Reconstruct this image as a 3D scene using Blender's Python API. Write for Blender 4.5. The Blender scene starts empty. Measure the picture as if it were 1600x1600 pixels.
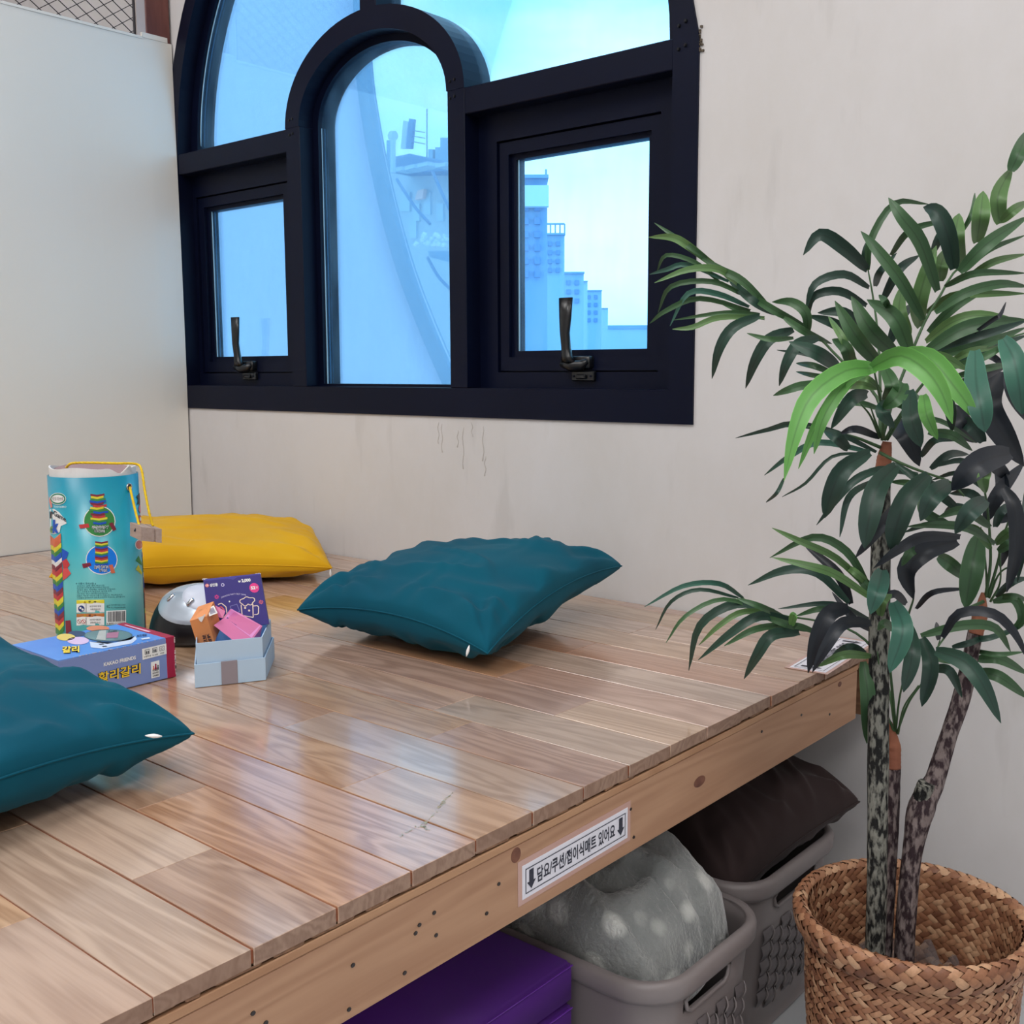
import bpy, bmesh, math, random
from mathutils import Vector, Matrix, noise
from math import sin, cos, pi, sqrt, radians

scene = bpy.context.scene
COL = scene.collection
rnd = random.Random(7)

# ------------------------------------------------------------------ camera
# world: X runs along the window wall, Y into it, Z up; the platform deck is z = 0
FPX, PITCH, ROLL, YAW = 1693.5, 0.129542, -0.004336, 0.708154
CAM = Vector((0, 0, 0.42))
_fw = Vector((-sin(YAW) * cos(PITCH), cos(YAW) * cos(PITCH), -sin(PITCH)))
_r0 = Vector((cos(YAW), sin(YAW), 0))
_u0 = _r0.cross(_fw)
RT = _r0 * cos(ROLL) + _u0 * sin(ROLL)
UP = -_r0 * sin(ROLL) + _u0 * cos(ROLL)
cd = bpy.data.cameras.new('camera')
cam = bpy.data.objects.new('camera', cd)
COL.objects.link(cam)
M3 = Matrix((RT, UP, -_fw)).transposed()
cam.matrix_world = Matrix.Translation(CAM) @ M3.to_4x4()
cd.sensor_width = 36
cd.lens = FPX / 1600 * 36
cd.clip_start = 0.02
cd.clip_end = 1000
scene.camera = cam

# ------------------------------------------------------------------ view, world, lights
scene.view_settings.view_transform = 'Standard'
scene.view_settings.look = 'None'
scene.view_settings.gamma = 1
scene.view_settings.exposure = 0.0
try:
    scene.view_settings.use_curve_mapping = False
except Exception:
    pass

def lin(c):
    return tuple(((v / 255) / 12.92 if v / 255 <= 0.04045 else (((v / 255) + 0.055) / 1.055) ** 2.4) for v in c[:3]) + (1,)

w = bpy.data.worlds.new('sky')
scene.world = w
w.use_nodes = True
nt = w.node_tree
nt.nodes.clear()
o_ = nt.nodes.new('ShaderNodeOutputWorld')
bg = nt.nodes.new('ShaderNodeBackground')
tc = nt.nodes.new('ShaderNodeTexCoord')
sx = nt.nodes.new('ShaderNodeSeparateXYZ')
cr = nt.nodes.new('ShaderNodeValToRGB')
nz = nt.nodes.new('ShaderNodeTexNoise')
nz.inputs['Scale'].default_value = 3.0
nz.inputs['Detail'].default_value = 5
mp = nt.nodes.new('ShaderNodeMapping')
mp.inputs['Scale'].default_value = (1, 1, 3)
cl = nt.nodes.new('ShaderNodeValToRGB')
cl.color_ramp.elements[0].position = 0.42
cl.color_ramp.elements[1].position = 0.68
mx = nt.nodes.new('ShaderNodeMixRGB')
mx.inputs[2].default_value = (2.3, 2.3, 2.2, 1)
nt.links.new(tc.outputs['Generated'], sx.inputs[0])
nt.links.new(sx.outputs['Z'], cr.inputs[0])
nt.links.new(tc.outputs['Generated'], mp.inputs[0])
nt.links.new(mp.outputs[0], nz.inputs['Vector'])
nt.links.new(nz.outputs['Fac'], cl.inputs[0])
nt.links.new(cl.outputs[0], mx.inputs[0])
nt.links.new(cr.outputs[0], mx.inputs[1])
nt.links.new(mx.outputs[0], bg.inputs[0])
nt.links.new(bg.outputs[0], o_.inputs[0])
el = cr.color_ramp.elements
el[0].position = 0.0
el[0].color = (1.3, 1.5, 1.6, 1)
el[1].position = 1.0
el[1].color = (1.2, 1.5, 1.9, 1)
e = el.new(0.12); e.color = (2.0, 2.2, 2.1, 1)
e = el.new(0.30); e.color = (0.95, 1.8, 2.0, 1)
bg.inputs[1].default_value = 1.35

def area(name, loc, size, power, color, rot=(0, 0, 0)):
    l = bpy.data.lights.new(name, 'AREA')
    l.shape = 'RECTANGLE'
    l.size, l.size_y = size
    l.energy = power
    l.color = color
    o = bpy.data.objects.new(name, l)
    o.location = loc
    o.rotation_euler = rot
    COL.objects.link(o)
    return o
# ceiling panel lights of the room (the lamps themselves are built with the ceiling)
LAMPS = [((-0.9, -0.5), 26), ((0.7, 0.5), 18), ((0.7, -1.5), 22), ((-2.3, 0.3), 14), ((-3.1, 0.9), 2.6)]
for (lx, ly), pw in LAMPS:
    area('ceiling_lamp_light', (lx, ly, 2.255), (0.9, 0.9) if lx > -3 else (0.35, 0.6), pw, (1.0, 0.985, 0.975))

# ------------------------------------------------------------------ helpers
def px(x, y, d):
    """point seen at photo pixel (x, y) at forward depth d metres"""
    return CAM + (_fw + RT * ((x - 800) / FPX) - UP * ((y - 800) / FPX)) * d

def ray(x, y):
    return (_fw + RT * ((x - 800) / FPX) - UP * ((y - 800) / FPX))

def px_z(x, y, z):
    d = ray(x, y); return CAM + d * ((z - CAM.z) / d.z)
def px_x(x, y, X):
    d = ray(x, y); return CAM + d * ((X - CAM.x) / d.x)
def px_y(x, y, Y):
    d = ray(x, y); return CAM + d * ((Y - CAM.y) / d.y)

MATS = {}
def mat(name, color, rough=0.6, spec=0.5, metallic=0, noise_amt=0, noise_scale=8, bump=0, bump_scale=60,
        coat=0, coat_rough=0.1, sheen=0, color2=None, stretch=None, rand=0, trans=0):
    if name in MATS:
        return MATS[name]
    m = bpy.data.materials.new(name)
    m.use_nodes = True
    n = m.node_tree
    b = n.nodes['Principled BSDF']
    b.inputs['Base Color'].default_value = lin(color)
    b.inputs['Roughness'].default_value = rough
    b.inputs['Specular IOR Level'].default_value = spec
    b.inputs['Metallic'].default_value = metallic
    b.inputs['Coat Weight'].default_value = coat
    b.inputs['Coat Roughness'].default_value = coat_rough
    b.inputs['Sheen Weight'].default_value = sheen
    b.inputs['Transmission Weight'].default_value = trans
    tcn = n.nodes.new('ShaderNodeTexCoord')
    mpn = n.nodes.new('ShaderNodeMapping')
    if stretch:
        mpn.inputs['Scale'].default_value = stretch
    n.links.new(tcn.outputs['Object'], mpn.inputs[0])
    last = None
    if noise_amt or color2:
        t = n.nodes.new('ShaderNodeTexNoise')
        t.inputs['Scale'].default_value = noise_scale
        t.inputs['Detail'].default_value = 6
        n.links.new(mpn.outputs[0], t.inputs['Vector'])
        r = n.nodes.new('ShaderNodeValToRGB')
        r.color_ramp.elements[0].position = 0.32
        r.color_ramp.elements[1].position = 0.68
        c = lin(color)
        if color2:
            r.color_ramp.elements[0].color = lin(color2)
            r.color_ramp.elements[1].color = c
        else:
            r.color_ramp.elements[0].color = tuple(v * (1 - noise_amt) for v in c[:3]) + (1,)
            r.color_ramp.elements[1].color = tuple(min(1, v * (1 + noise_amt * 0.5)) for v in c[:3]) + (1,)
        n.links.new(t.outputs['Fac'], r.inputs[0])
        last = r.outputs[0]
    if rand:
        oi = n.nodes.new('ShaderNodeObjectInfo')
        hs = n.nodes.new('ShaderNodeHueSaturation')
        ma = n.nodes.new('ShaderNodeMapRange')
        ma.inputs['To Min'].default_value = 1 - rand
        ma.inputs['To Max'].default_value = 1 + rand
        n.links.new(oi.outputs['Random'], ma.inputs[0])
        n.links.new(ma.outputs[0], hs.inputs['Value'])
        if last:
            n.links.new(last, hs.inputs['Color'])
        else:
            hs.inputs['Color'].default_value = lin(color)
        last = hs.outputs[0]
    if last:
        n.links.new(last, b.inputs['Base Color'])
    if bump:
        t2 = n.nodes.new('ShaderNodeTexNoise')
        t2.inputs['Scale'].default_value = bump_scale
        t2.inputs['Detail'].default_value = 5
        n.links.new(mpn.outputs[0], t2.inputs['Vector'])
        bp = n.nodes.new('ShaderNodeBump')
        bp.inputs['Strength'].default_value = bump
        bp.inputs['Distance'].default_value = 0.004
        n.links.new(t2.outputs['Fac'], bp.inputs['Height'])
        n.links.new(bp.outputs[0], b.inputs['Normal'])
    MATS[name] = m
    return m

def nodes_of(m):
    return m.node_tree, m.node_tree.nodes['Principled BSDF']

def tag(o, label=None, cat=None, group=None, kind=None):
    if label: o['label'] = label
    if cat: o['category'] = cat
    if group: o['group'] = group
    if kind: o['kind'] = kind
    return o

def empty(name, loc=(0, 0, 0), **k):
    o = bpy.data.objects.new(name, None)
    o.empty_display_size = 0.05
    COL.objects.link(o)
    o.location = loc
    tag(o, **k)
    return o

def link_mesh(name, me, m, parent=None, smooth=False):
    if m is not None:
        if isinstance(m, (list, tuple)):
            for q in m: me.materials.append(q)
        else:
            me.materials.append(m)
    o = bpy.data.objects.new(name, me)
    COL.objects.link(o)
    if parent is not None:
        o.parent = parent
        T = Matrix.Identity(4)
        q = parent
        while q is not None:
            T = Matrix.Translation(q.location) @ T
            q = q.parent
        # vertices are given in world space: move them to the parent's frame
        me.transform(T.inverted())
    if smooth:
        me.polygons.foreach_set('use_smooth', [True] * len(me.polygons))
    return o

class MB:
    def __init__(s):
        s.v = []; s.f = []; s.mi = []
    def add(s, vs, fs, mi=0):
        k = len(s.v)
        s.v += [tuple(p) for p in vs]
        s.f += [tuple(i + k for i in f) for f in fs]
        s.mi += [mi] * len(fs)
        return s
    def box(s, a, b, mi=0, bev=0.0, M=None):
        x0, y0, z0 = a; x1, y1, z1 = b
        if bev > 0:
            bm = bmesh.new()
            bmesh.ops.create_cube(bm, size=1)
            for v in bm.verts:
                v.co = Vector(((x0 + x1) / 2 + v.co.x * (x1 - x0), (y0 + y1) / 2 + v.co.y * (y1 - y0), (z0 + z1) / 2 + v.co.z * (z1 - z0)))
            bmesh.ops.bevel(bm, geom=bm.edges[:], offset=bev, segments=1, affect='EDGES')
            bm.verts.index_update()
            vs = [v.co.copy() for v in bm.verts]
            fs = [[v.index for v in f.verts] for f in bm.faces]
            bm.free()
        else:
            vs = [Vector((x, y, z)) for x in (x0, x1) for y in (y0, y1) for z in (z0, z1)]
            fs = [(0, 1, 3, 2), (4, 6, 7, 5), (0, 4, 5, 1), (2, 3, 7, 6), (0, 2, 6, 4), (1, 5, 7, 3)]
        if M is not None:
            vs = [M @ v for v in vs]
        return s.add(vs, fs, mi)
    def tube(s, pts, rad, n=8, mi=0, cap=True):
        pts = [Vector(p) for p in pts]
        if not hasattr(rad, '__len__'): rad = [rad] * len(pts)
        t0 = (pts[1] - pts[0]).normalized()
        a = t0.orthogonal().normalized()
        rings = []
        for i, p in enumerate(pts):
            t = (pts[min(i + 1, len(pts) - 1)] - pts[max(i - 1, 0)]).normalized()
            a = (a - t * a.dot(t)).normalized()
            b = t.cross(a)
            rings.append([p + (a * cos(2 * pi * k / n) + b * sin(2 * pi * k / n)) * rad[i] for k in range(n)])
        vs = [v for r in rings for v in r]
        fs = []
        for i in range(len(pts) - 1):
            for k in range(n):
                k2 = (k + 1) % n
                fs.append((i * n + k, i * n + k2, (i + 1) * n + k2, (i + 1) * n + k))
        if cap:
            fs.append(tuple(range(n))[::-1])
            fs.append(tuple((len(pts) - 1) * n + k for k in range(n)))
        return s.add(vs, fs, mi)
    def loft(s, rings, mi=0, cap0=False, cap1=False, closed=True):
        n = len(rings[0])
        vs = [v for r in rings for v in r]
        fs = []
        for i in range(len(rings) - 1):
            for k in range(n if closed else n - 1):
                k2 = (k + 1) % n
                fs.append((i * n + k, i * n + k2, (i + 1) * n + k2, (i + 1) * n + k))
        if cap0: fs.append(tuple(range(n))[::-1])
        if cap1: fs.append(tuple((len(rings) - 1) * n + k for k in range(n)))
        return s.add(vs, fs, mi)
    def mesh(s, name='m'):
        me = bpy.data.meshes.new(name)
        me.from_pydata(s.v, [], s.f)
        if any(s.mi):
            me.polygons.foreach_set('material_index', s.mi)
        me.update()
        return me
    def build(s, name, m, parent=None, smooth=False, **k):
        o = link_mesh(name, s.mesh(name), m, parent, smooth)
        tag(o, **k)
        return o

def ring_plate(outer, inner, f0, f1):
    """a frame between two loops (same point count); f0/f1 map (a,b) to front/back 3D points"""
    n = len(outer)
    vs = [f0(p) for p in outer] + [f0(p) for p in inner] + [f1(p) for p in outer] + [f1(p) for p in inner]
    fs = []
    for k in range(n):
        j = (k + 1) % n
        fs += [(k, j, n + j, n + k), (2 * n + k, 3 * n + k, 3 * n + j, 2 * n + j), (k, 2 * n + k, 2 * n + j, j), (n + k, n + j, 3 * n + j, 3 * n + k)]
    return vs, fs

def poly_plate(pts, holes, f0, f1):
    """flat plate with holes, by triangulated fill"""
    bm = bmesh.new()
    es = []
    loops = []
    for L in [pts] + list(holes):
        vv = [bm.verts.new((p[0], p[1], 0)) for p in L]
        loops.append(vv)
        for i in range(len(vv)):
            es.append(bm.edges.new((vv[i], vv[(i + 1) % len(vv)])))
    bmesh.ops.triangle_fill(bm, use_beauty=True, use_dissolve=False, edges=es, normal=(0, 0, 1))
    bm.verts.index_update()
    n = len(bm.verts)
    vs = [f0((v.co.x, v.co.y)) for v in bm.verts] + [f1((v.co.x, v.co.y)) for v in bm.verts]
    fs = []
    for f in bm.faces:
        idx = [v.index for v in f.verts]
        fs.append(tuple(idx)); fs.append(tuple(i + n for i in idx[::-1]))
    for vv in loops:
        for i in range(len(vv)):
            a, b = vv[i].index, vv[(i + 1) % len(vv)].index
            fs.append((a, b, b + n, a + n))
    bm.free()
    return vs, fs

def fix_normals(o):
    bm = bmesh.new(); bm.from_mesh(o.data)
    bmesh.ops.recalc_face_normals(bm, faces=bm.faces)
    bm.to_mesh(o.data); bm.free()
    return o

def text_geo(body, size=1.0, offset=0.0, align='LEFT', shear=0, space=1.0):
    cu = bpy.data.curves.new('t', 'FONT')
    cu.body = body
    cu.size = size
    cu.offset = offset
    cu.align_x = align
    cu.shear = shear
    cu.space_character = space
    cu.resolution_u = 3
    ob = bpy.data.objects.new('t', cu)
    COL.objects.link(ob)
    dg = bpy.context.evaluated_depsgraph_get()
    me = ob.evaluated_get(dg).to_mesh()
    vs = [v.co.copy() for v in me.vertices]
    fs = [tuple(p.vertices) for p in me.polygons]
    ob.evaluated_get(dg).to_mesh_clear()
    bpy.data.objects.remove(ob)
    bpy.data.curves.remove(cu)
    return vs, fs

def fit_text(body, u0, v0, u1, v1, offset=0.0, shear=0):
    """text geometry scaled to fill the rectangle u0..u1, v0..v1"""
    vs, fs = text_geo(body, 1.0, offset, shear=shear)
    if not vs: return [], []
    xa = min(v.x for v in vs); xb = max(v.x for v in vs)
    ya = min(v.y for v in vs); yb = max(v.y for v in vs)
    return [Vector((u0 + (v.x - xa) / (xb - xa) * (u1 - u0), v0 + (v.y - ya) / max(1e-6, yb - ya) * (v1 - v0), 0)) for v in vs], fs

def catmull(P, n):
    P = [Vector(p) for p in P]
    if len(P) == 2:
        return [P[0].lerp(P[1], i / (n - 1)) for i in range(n)]
    Q = [P[0] * 2 - P[1]] + P + [P[-1] * 2 - P[-2]]
    out = []
    S = len(P) - 1
    for i in range(n):
        t = i / (n - 1) * S
        k = min(int(t), S - 1); t -= k
        a, b, c, d = Q[k], Q[k + 1], Q[k + 2], Q[k + 3]
        out.append(0.5 * ((2 * b) + (c - a) * t + (2 * a - 5 * b + 4 * c - d) * t * t + (3 * b - a - 3 * c + d) * t ** 3))
    return out

ELL = [(cos(2 * pi * i / 20), sin(2 * pi * i / 20)) for i in range(20)]
# ------------------------------------------------------------------ room materials
def wall_material(name, base, stain):
    m = mat(name, base, 0.75, 0.3)
    n, b = nodes_of(m)
    tcn = n.nodes.new('ShaderNodeTexCoord')
    mp1 = n.nodes.new('ShaderNodeMapping'); mp1.inputs['Scale'].default_value = (1, 1, 0.55)
    t1 = n.nodes.new('ShaderNodeTexNoise'); t1.inputs['Scale'].default_value = 2.2; t1.inputs['Detail'].default_value = 9; t1.inputs['Roughness'].default_value = 0.65
    r1 = n.nodes.new('ShaderNodeValToRGB')
    r1.color_ramp.elements[0].position = 0.35; r1.color_ramp.elements[0].color = lin(stain)
    r1.color_ramp.elements[1].position = 0.6; r1.color_ramp.elements[1].color = lin(base)
    # grime low on the wall under the window
    t2 = n.nodes.new('ShaderNodeTexNoise'); t2.inputs['Scale'].default_value = 14; t2.inputs['Detail'].default_value = 8
    mp2 = n.nodes.new('ShaderNodeMapping'); mp2.inputs['Scale'].default_value = (1.6, 1, 0.35)
    r2 = n.nodes.new('ShaderNodeValToRGB')
    r2.color_ramp.elements[0].position = 0.60; r2.color_ramp.elements[0].color = (0, 0, 0, 1)
    r2.color_ramp.elements[1].position = 0.72; r2.color_ramp.elements[1].color = (1, 1, 1, 1)
    mxn = n.nodes.new('ShaderNodeMixRGB'); mxn.inputs[2].default_value = lin(tuple(int(c * 0.86) for c in stain))
    sc = n.nodes.new('ShaderNodeMath'); sc.operation = 'MULTIPLY'; sc.inputs[1].default_value = 0.22
    n.links.new(tcn.outputs['Object'], mp1.inputs[0]); n.links.new(mp1.outputs[0], t1.inputs['Vector'])
    n.links.new(tcn.outputs['Object'], mp2.inputs[0]); n.links.new(mp2.outputs[0], t2.inputs['Vector'])
    n.links.new(t1.outputs['Fac'], r1.inputs[0]); n.links.new(t2.outputs['Fac'], r2.inputs[0])
    n.links.new(r2.outputs[0], sc.inputs[0]); n.links.new(sc.outputs[0], mxn.inputs[0])
    n.links.new(r1.outputs[0], mxn.inputs[1]); n.links.new(mxn.outputs[0], b.inputs['Base Color'])
    t3 = n.nodes.new('ShaderNodeTexNoise'); t3.inputs['Scale'].default_value = 30; t3.inputs['Detail'].default_value = 6
    bp = n.nodes.new('ShaderNodeBump'); bp.inputs['Strength'].default_value = 0.12; bp.inputs['Distance'].default_value = 0.004
    n.links.new(tcn.outputs['Object'], t3.inputs['Vector']); n.links.new(t3.outputs['Fac'], bp.inputs['Height']); n.links.new(bp.outputs[0], b.inputs['Normal'])
    return m

M_WALL = wall_material('painted_plaster', (208, 206, 207), (200, 197, 195))
M_WHITE = mat('white_paint', (222, 220, 218), 0.6, 0.4, noise_amt=0.03, noise_scale=2)
M_PANEL = mat('white_gloss_board', (224, 222, 216), 0.33, 0.6, noise_amt=0.025, noise_scale=1.5, bump=0.02, bump_scale=3)
M_FLOOR = mat('pale_floor', (196, 200, 203), 0.35, 0.5, noise_amt=0.05, noise_scale=3)
M_FRAME = mat('black_window_paint', (6, 12, 34), 0.42, 0.16, noise_amt=0.15, noise_scale=6, bump=0.04, bump_scale=30)
M_BLACK = mat('black_plastic', (14, 16, 20), 0.3, 0.5)
M_CEIL = mat('ceiling_paint', (228, 226, 222), 0.8, 0.2)
M_PINKWALL = mat('far_wall_paint', (162, 146, 148), 0.8, 0.2, noise_amt=0.08, noise_scale=2)

YW = 1.617; ZF = -0.51; ZC = 2.30
XL0, XR0, YR0 = -3.6, 1.7, -2.3

# ------------------------------------------------------------------ window outline
XC = -1.7595
def big(a, b, n=40, z0=0.945):
    return [(XC + a * cos(pi * i / n), z0 + b * sin(pi * i / n)) for i in range(n + 1)]
outer_loop = [(-2.545, 0.327), (-0.974, 0.327)] + [(-0.974, 0.96)] + [(XC + 0.775 * cos(pi * i / 40), 0.96 + 0.745 * sin(pi * i / 40)) for i in range(1, 40)] + [(-2.545, 0.96)]
hole_loop = outer_loop

def fy(y):
    return lambda p: Vector((p[0], y, p[1]))

# back wall with the window hole
mb = MB()
vs, fs = poly_plate([(XL0, ZF), (XR0, ZF), (XR0, ZC), (XL0, ZC)], [hole_loop], fy(YW), fy(YW + 0.12))
mb.add(vs, fs)
o = mb.build('wall_back', M_WALL, kind='structure')
fix_normals(o)

MB().box((XL0, YR0, ZF - 0.06), (XR0, YW + 0.12, ZF)).build('floor', M_FLOOR, kind='structure')
MB().box((XL0, YR0, ZC), (XR0, YW + 0.12, ZC + 0.06)).build('ceiling', M_CEIL, kind='structure')
MB().box((XR0, YR0, ZF), (XR0 + 0.06, YW + 0.12, ZC)).build('wall_right', M_WALL, kind='structure')
MB().box((XL0, YR0 - 0.06, ZF), (XR0, YR0, ZC)).build('wall_front', M_WHITE, kind='structure')
MB().box((XL0 - 0.06, YR0, ZF), (XL0, YW + 0.12, ZC)).build('wall_left', M_PINKWALL, kind='structure')

# ceiling panel lamps (outside the frame): slim square fittings around the area lights
M_LAMP = bpy.data.materials.new('lamp_diffuser'); M_LAMP.use_nodes = True
_b = M_LAMP.node_tree.nodes['Principled BSDF']
_b.inputs['Emission Color'].default_value = (1, 0.97, 0.93, 1); _b.inputs['Emission Strength'].default_value = 2.0
for i, ((lx, ly), pw) in enumerate(LAMPS):
    h = 0.45 if lx > -3 else 0.2
    names = ['over the platform', 'over the aisle beside the window wall', 'over the aisle behind the viewer', 'above the white partition', 'beyond the wire mesh']
    t = empty('ceiling_light', (lx, ly, ZC), label='square white ceiling panel light ' + names[i], cat='light')
    MB().box((lx - h, ly - h, 2.262), (lx + h, ly + h, 2.268)).build('diffuser', M_LAMP, t)
    b = MB()
    for a0, a1 in (((-h - .02, -h - .02), (-h, h + .02)), ((h, -h - .02), (h + .02, h + .02)), ((-h, -h - .02), (h, -h)), ((-h, h), (h, h + .02))):
        b.box((lx + a0[0], ly + a0[1], 2.256), (lx + a1[0], ly + a1[1], ZC))
    b.build('frame', M_WHITE, t)

# ------------------------------------------------------------------ the window
win = empty('window_1', (XC, YW, 0.327), kind='structure')
YF, YB = YW - 0.004, YW + 0.075
def band(name, outer, inner, y0=YF, y1=YB, m=M_FRAME, parent=win):
    b = MB(); vs, fs = ring_plate(outer, inner, fy(y0), fy(y1)); b.add(vs, fs)
    return fix_normals(b.build(name, m, parent))
inner_loop = [(-2.495, 0.386), (-1.024, 0.386), (-1.024, 0.96)] + [(XC + 0.733 * cos(pi * i / 40), 0.96 + 0.705 * sin(pi * i / 40)) for i in range(1, 40)] + [(-2.495, 0.96)]
band('outer_frame', outer_loop, inner_loop)
# transoms
MB().box((-2.495, YF + .001, 0.918), (-2.05, YB, 0.968), bev=0.0015).build('transom', M_FRAME, win)
MB().box((-1.503, YF + .001, 0.918), (-1.024, YB, 0.968), bev=0.0015).build('transom', M_FRAME, win)
# mullions
MB().box((-2.056, YF - .001, 0.386), (-2.006, YB, 0.9685), bev=0.0015).build('mullion', M_FRAME, win)
MB().box((-1.545, YF - .001, 0.386), (-1.4985, YB, 0.9685), bev=0.0015).build('mullion', M_FRAME, win)
# inner arch
CX = -1.7775
def arch(a, b, n=36):
    return [(CX + a * cos(pi * i / n), 0.968 + b * sin(pi * i / n)) for i in range(n + 1)]
ao, ai = arch(0.279, 0.205), arch(0.2305, 0.158)
b = MB(); n = len(ao)
for y0, y1 in ((YF - .001, YB),):
    V = [Vector((p[0], y0, p[1])) for p in ao + ai] + [Vector((p[0], y1, p[1])) for p in ao + ai]
    F = []
    for k in range(n - 1):
        F += [(k, k + 1, n + k + 1, n + k), (2 * n + k, 3 * n + k, 3 * n + k + 1, 2 * n + k + 1), (k, 2 * n + k, 2 * n + k + 1, k + 1), (n + k, n + k + 1, 3 * n + k + 1, 3 * n + k)]
    F += [(0, n, 3 * n, 2 * n), (n - 1, 3 * n - 1, 4 * n - 1, 2 * n - 1)]
    b.add(V, F)
ar = fix_normals(b.build('arch_frame', M_FRAME, win))
MB().box((-1.802, YF + .004, 1.165), (-1.752, YB, 1.67), bev=0.0015).build('upper_mullion', M_FRAME, win)

# glazing beads of the fixed panes (recessed 35 mm)
YG0, YG1 = YW + 0.035, YW + 0.085
def inset_arch(a, b, x0, x1, z0, n=36):
    return [(x0, z0), (x1, z0)] + [(CX + a * cos(pi * i / n), 0.968 + b * sin(pi * i / n)) for i in range(n + 1)]
mo = [(-2.006, 0.386), (-1.545, 0.386)] + arch(0.2305, 0.158)
mi_ = [(-1.991, 0.392), (-1.569, 0.392)] + arch(0.211, 0.143)
band('glazing_bead', mo, mi_, YG0, YG1)
uo = [(XC + 0.733 * cos(pi * i / 40), 0.968 + 0.705 * sin(pi * i / 40)) for i in range(41)]
ui = [(XC + 0.705 * cos(pi * i / 40), 0.968 + 0.675 * sin(pi * i / 40)) for i in range(41)]
b = MB()
V = [Vector((p[0], YG0, p[1])) for p in uo + ui] + [Vector((p[0], YG1, p[1])) for p in uo + ui]; n = 41; F = []
for k in range(n - 1):
    F += [(k, k + 1, n + k + 1, n + k), (n + k, n + k + 1, 3 * n + k + 1, 3 * n + k), (2 * n + k, 3 * n + k, 3 * n + k + 1, 2 * n + k + 1)]
b.add(V, F); fix_normals(b.build('glazing_bead', M_FRAME, win))
M_SEAL = mat('glass_edge_seal', (150, 190, 215), 0.4)
# tinted glass: transparent with a blue tint, faint dust film and reflection
def glass_material(name, tint, dust):
    m = bpy.data.materials.new(name); m.use_nodes = True
    n = m.node_tree; n.nodes.clear()
    out = n.nodes.new('ShaderNodeOutputMaterial')
    tr = n.nodes.new('ShaderNodeBsdfTransparent'); tr.inputs[0].default_value = tint
    gl = n.nodes.new('ShaderNodeBsdfGlossy'); gl.inputs['Roughness'].default_value = 0.03
    df = n.nodes.new('ShaderNodeBsdfTranslucent'); df.inputs[0].default_value = (0.55, 0.75, 0.95, 1)
    fr = n.nodes.new('ShaderNodeFresnel'); fr.inputs['IOR'].default_value = 1.45
    sc = n.nodes.new('ShaderNodeMath'); sc.operation = 'MULTIPLY'; sc.inputs[1].default_value = 0.6
    m1 = n.nodes.new('ShaderNodeMixShader'); m2 = n.nodes.new('ShaderNodeMixShader')
    tcn = n.nodes.new('ShaderNodeTexCoord'); mp_ = n.nodes.new('ShaderNodeMapping'); mp_.inputs['Scale'].default_value = (6, 6, 1.6)
    nz_ = n.nodes.new('ShaderNodeTexNoise'); nz_.inputs['Scale'].default_value = 5; nz_.inputs['Detail'].default_value = 8
    mr = n.nodes.new('ShaderNodeMapRange'); mr.inputs['From Min'].default_value = 0.35; mr.inputs['From Max'].default_value = 0.8
    mr.inputs['To Min'].default_value = dust * 0.5; mr.inputs['To Max'].default_value = dust * 1.8
    n.links.new(tcn.outputs['Object'], mp_.inputs[0]); n.links.new(mp_.outputs[0], nz_.inputs['Vector']); n.links.new(nz_.outputs['Fac'], mr.inputs[0])
    n.links.new(mr.outputs[0], m1.inputs[0]); n.links.new(tr.outputs[0], m1.inputs[1]); n.links.new(df.outputs[0], m1.inputs[2])
    n.links.new(fr.outputs[0], sc.inputs[0]); n.links.new(sc.outputs[0], m2.inputs[0]); n.links.new(m1.outputs[0], m2.inputs[1]); n.links.new(gl.outputs[0], m2.inputs[2])
    n.links.new(m2.outputs[0], out.inputs[0])
    return m
M_GLASS = glass_material('blue_tinted_glass', (0.56, 0.81, 1.0, 1), 0.05)
def pane(loop, y=YW + 0.046, parent=win, seal=0.004):
    b = MB(); vs, fs = poly_plate(loop, [], fy(y), fy(y + 0.004)); b.add(vs, fs)
    return fix_normals(b.build('glass_pane', M_GLASS, parent))
pane([(-1.993, 0.386), (-1.565, 0.386)] + [(CX + 0.215 * cos(pi * i / 30), 0.968 + 0.147 * sin(pi * i / 30)) for i in range(31)])
# upper left and upper right panes
L = [(XC + 0.72 * cos(pi * i / 40), 0.968 + 0.69 * sin(pi * i / 40)) for i in range(41)]
left = [(-1.79, 1.16)] + [p for p in L if p[0] < -1.79] + [(-2.05, 0.960), (-2.05, 0.975)] + [(CX + 0.26 * cos(t), 0.968 + 0.19 * sin(t)) for t in [pi - i * pi / 40 for i in range(1, 19)]]
pane(left)
right = [(-1.765, 1.16)] + [(CX + 0.26 * cos(t), 0.968 + 0.19 * sin(t)) for t in [pi / 2 - i * pi / 40 for i in range(2, 20)]] + [(-1.505, 0.960)] + [p for p in L if p[0] > -1.765]
pane(right)
# light seal line at the left edge of the panes
MB().box((-1.991, YW + 0.0445, 0.392), (-1.9875, YW + 0.046, 0.968)).build('glass_seal', M_SEAL, win)

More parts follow.
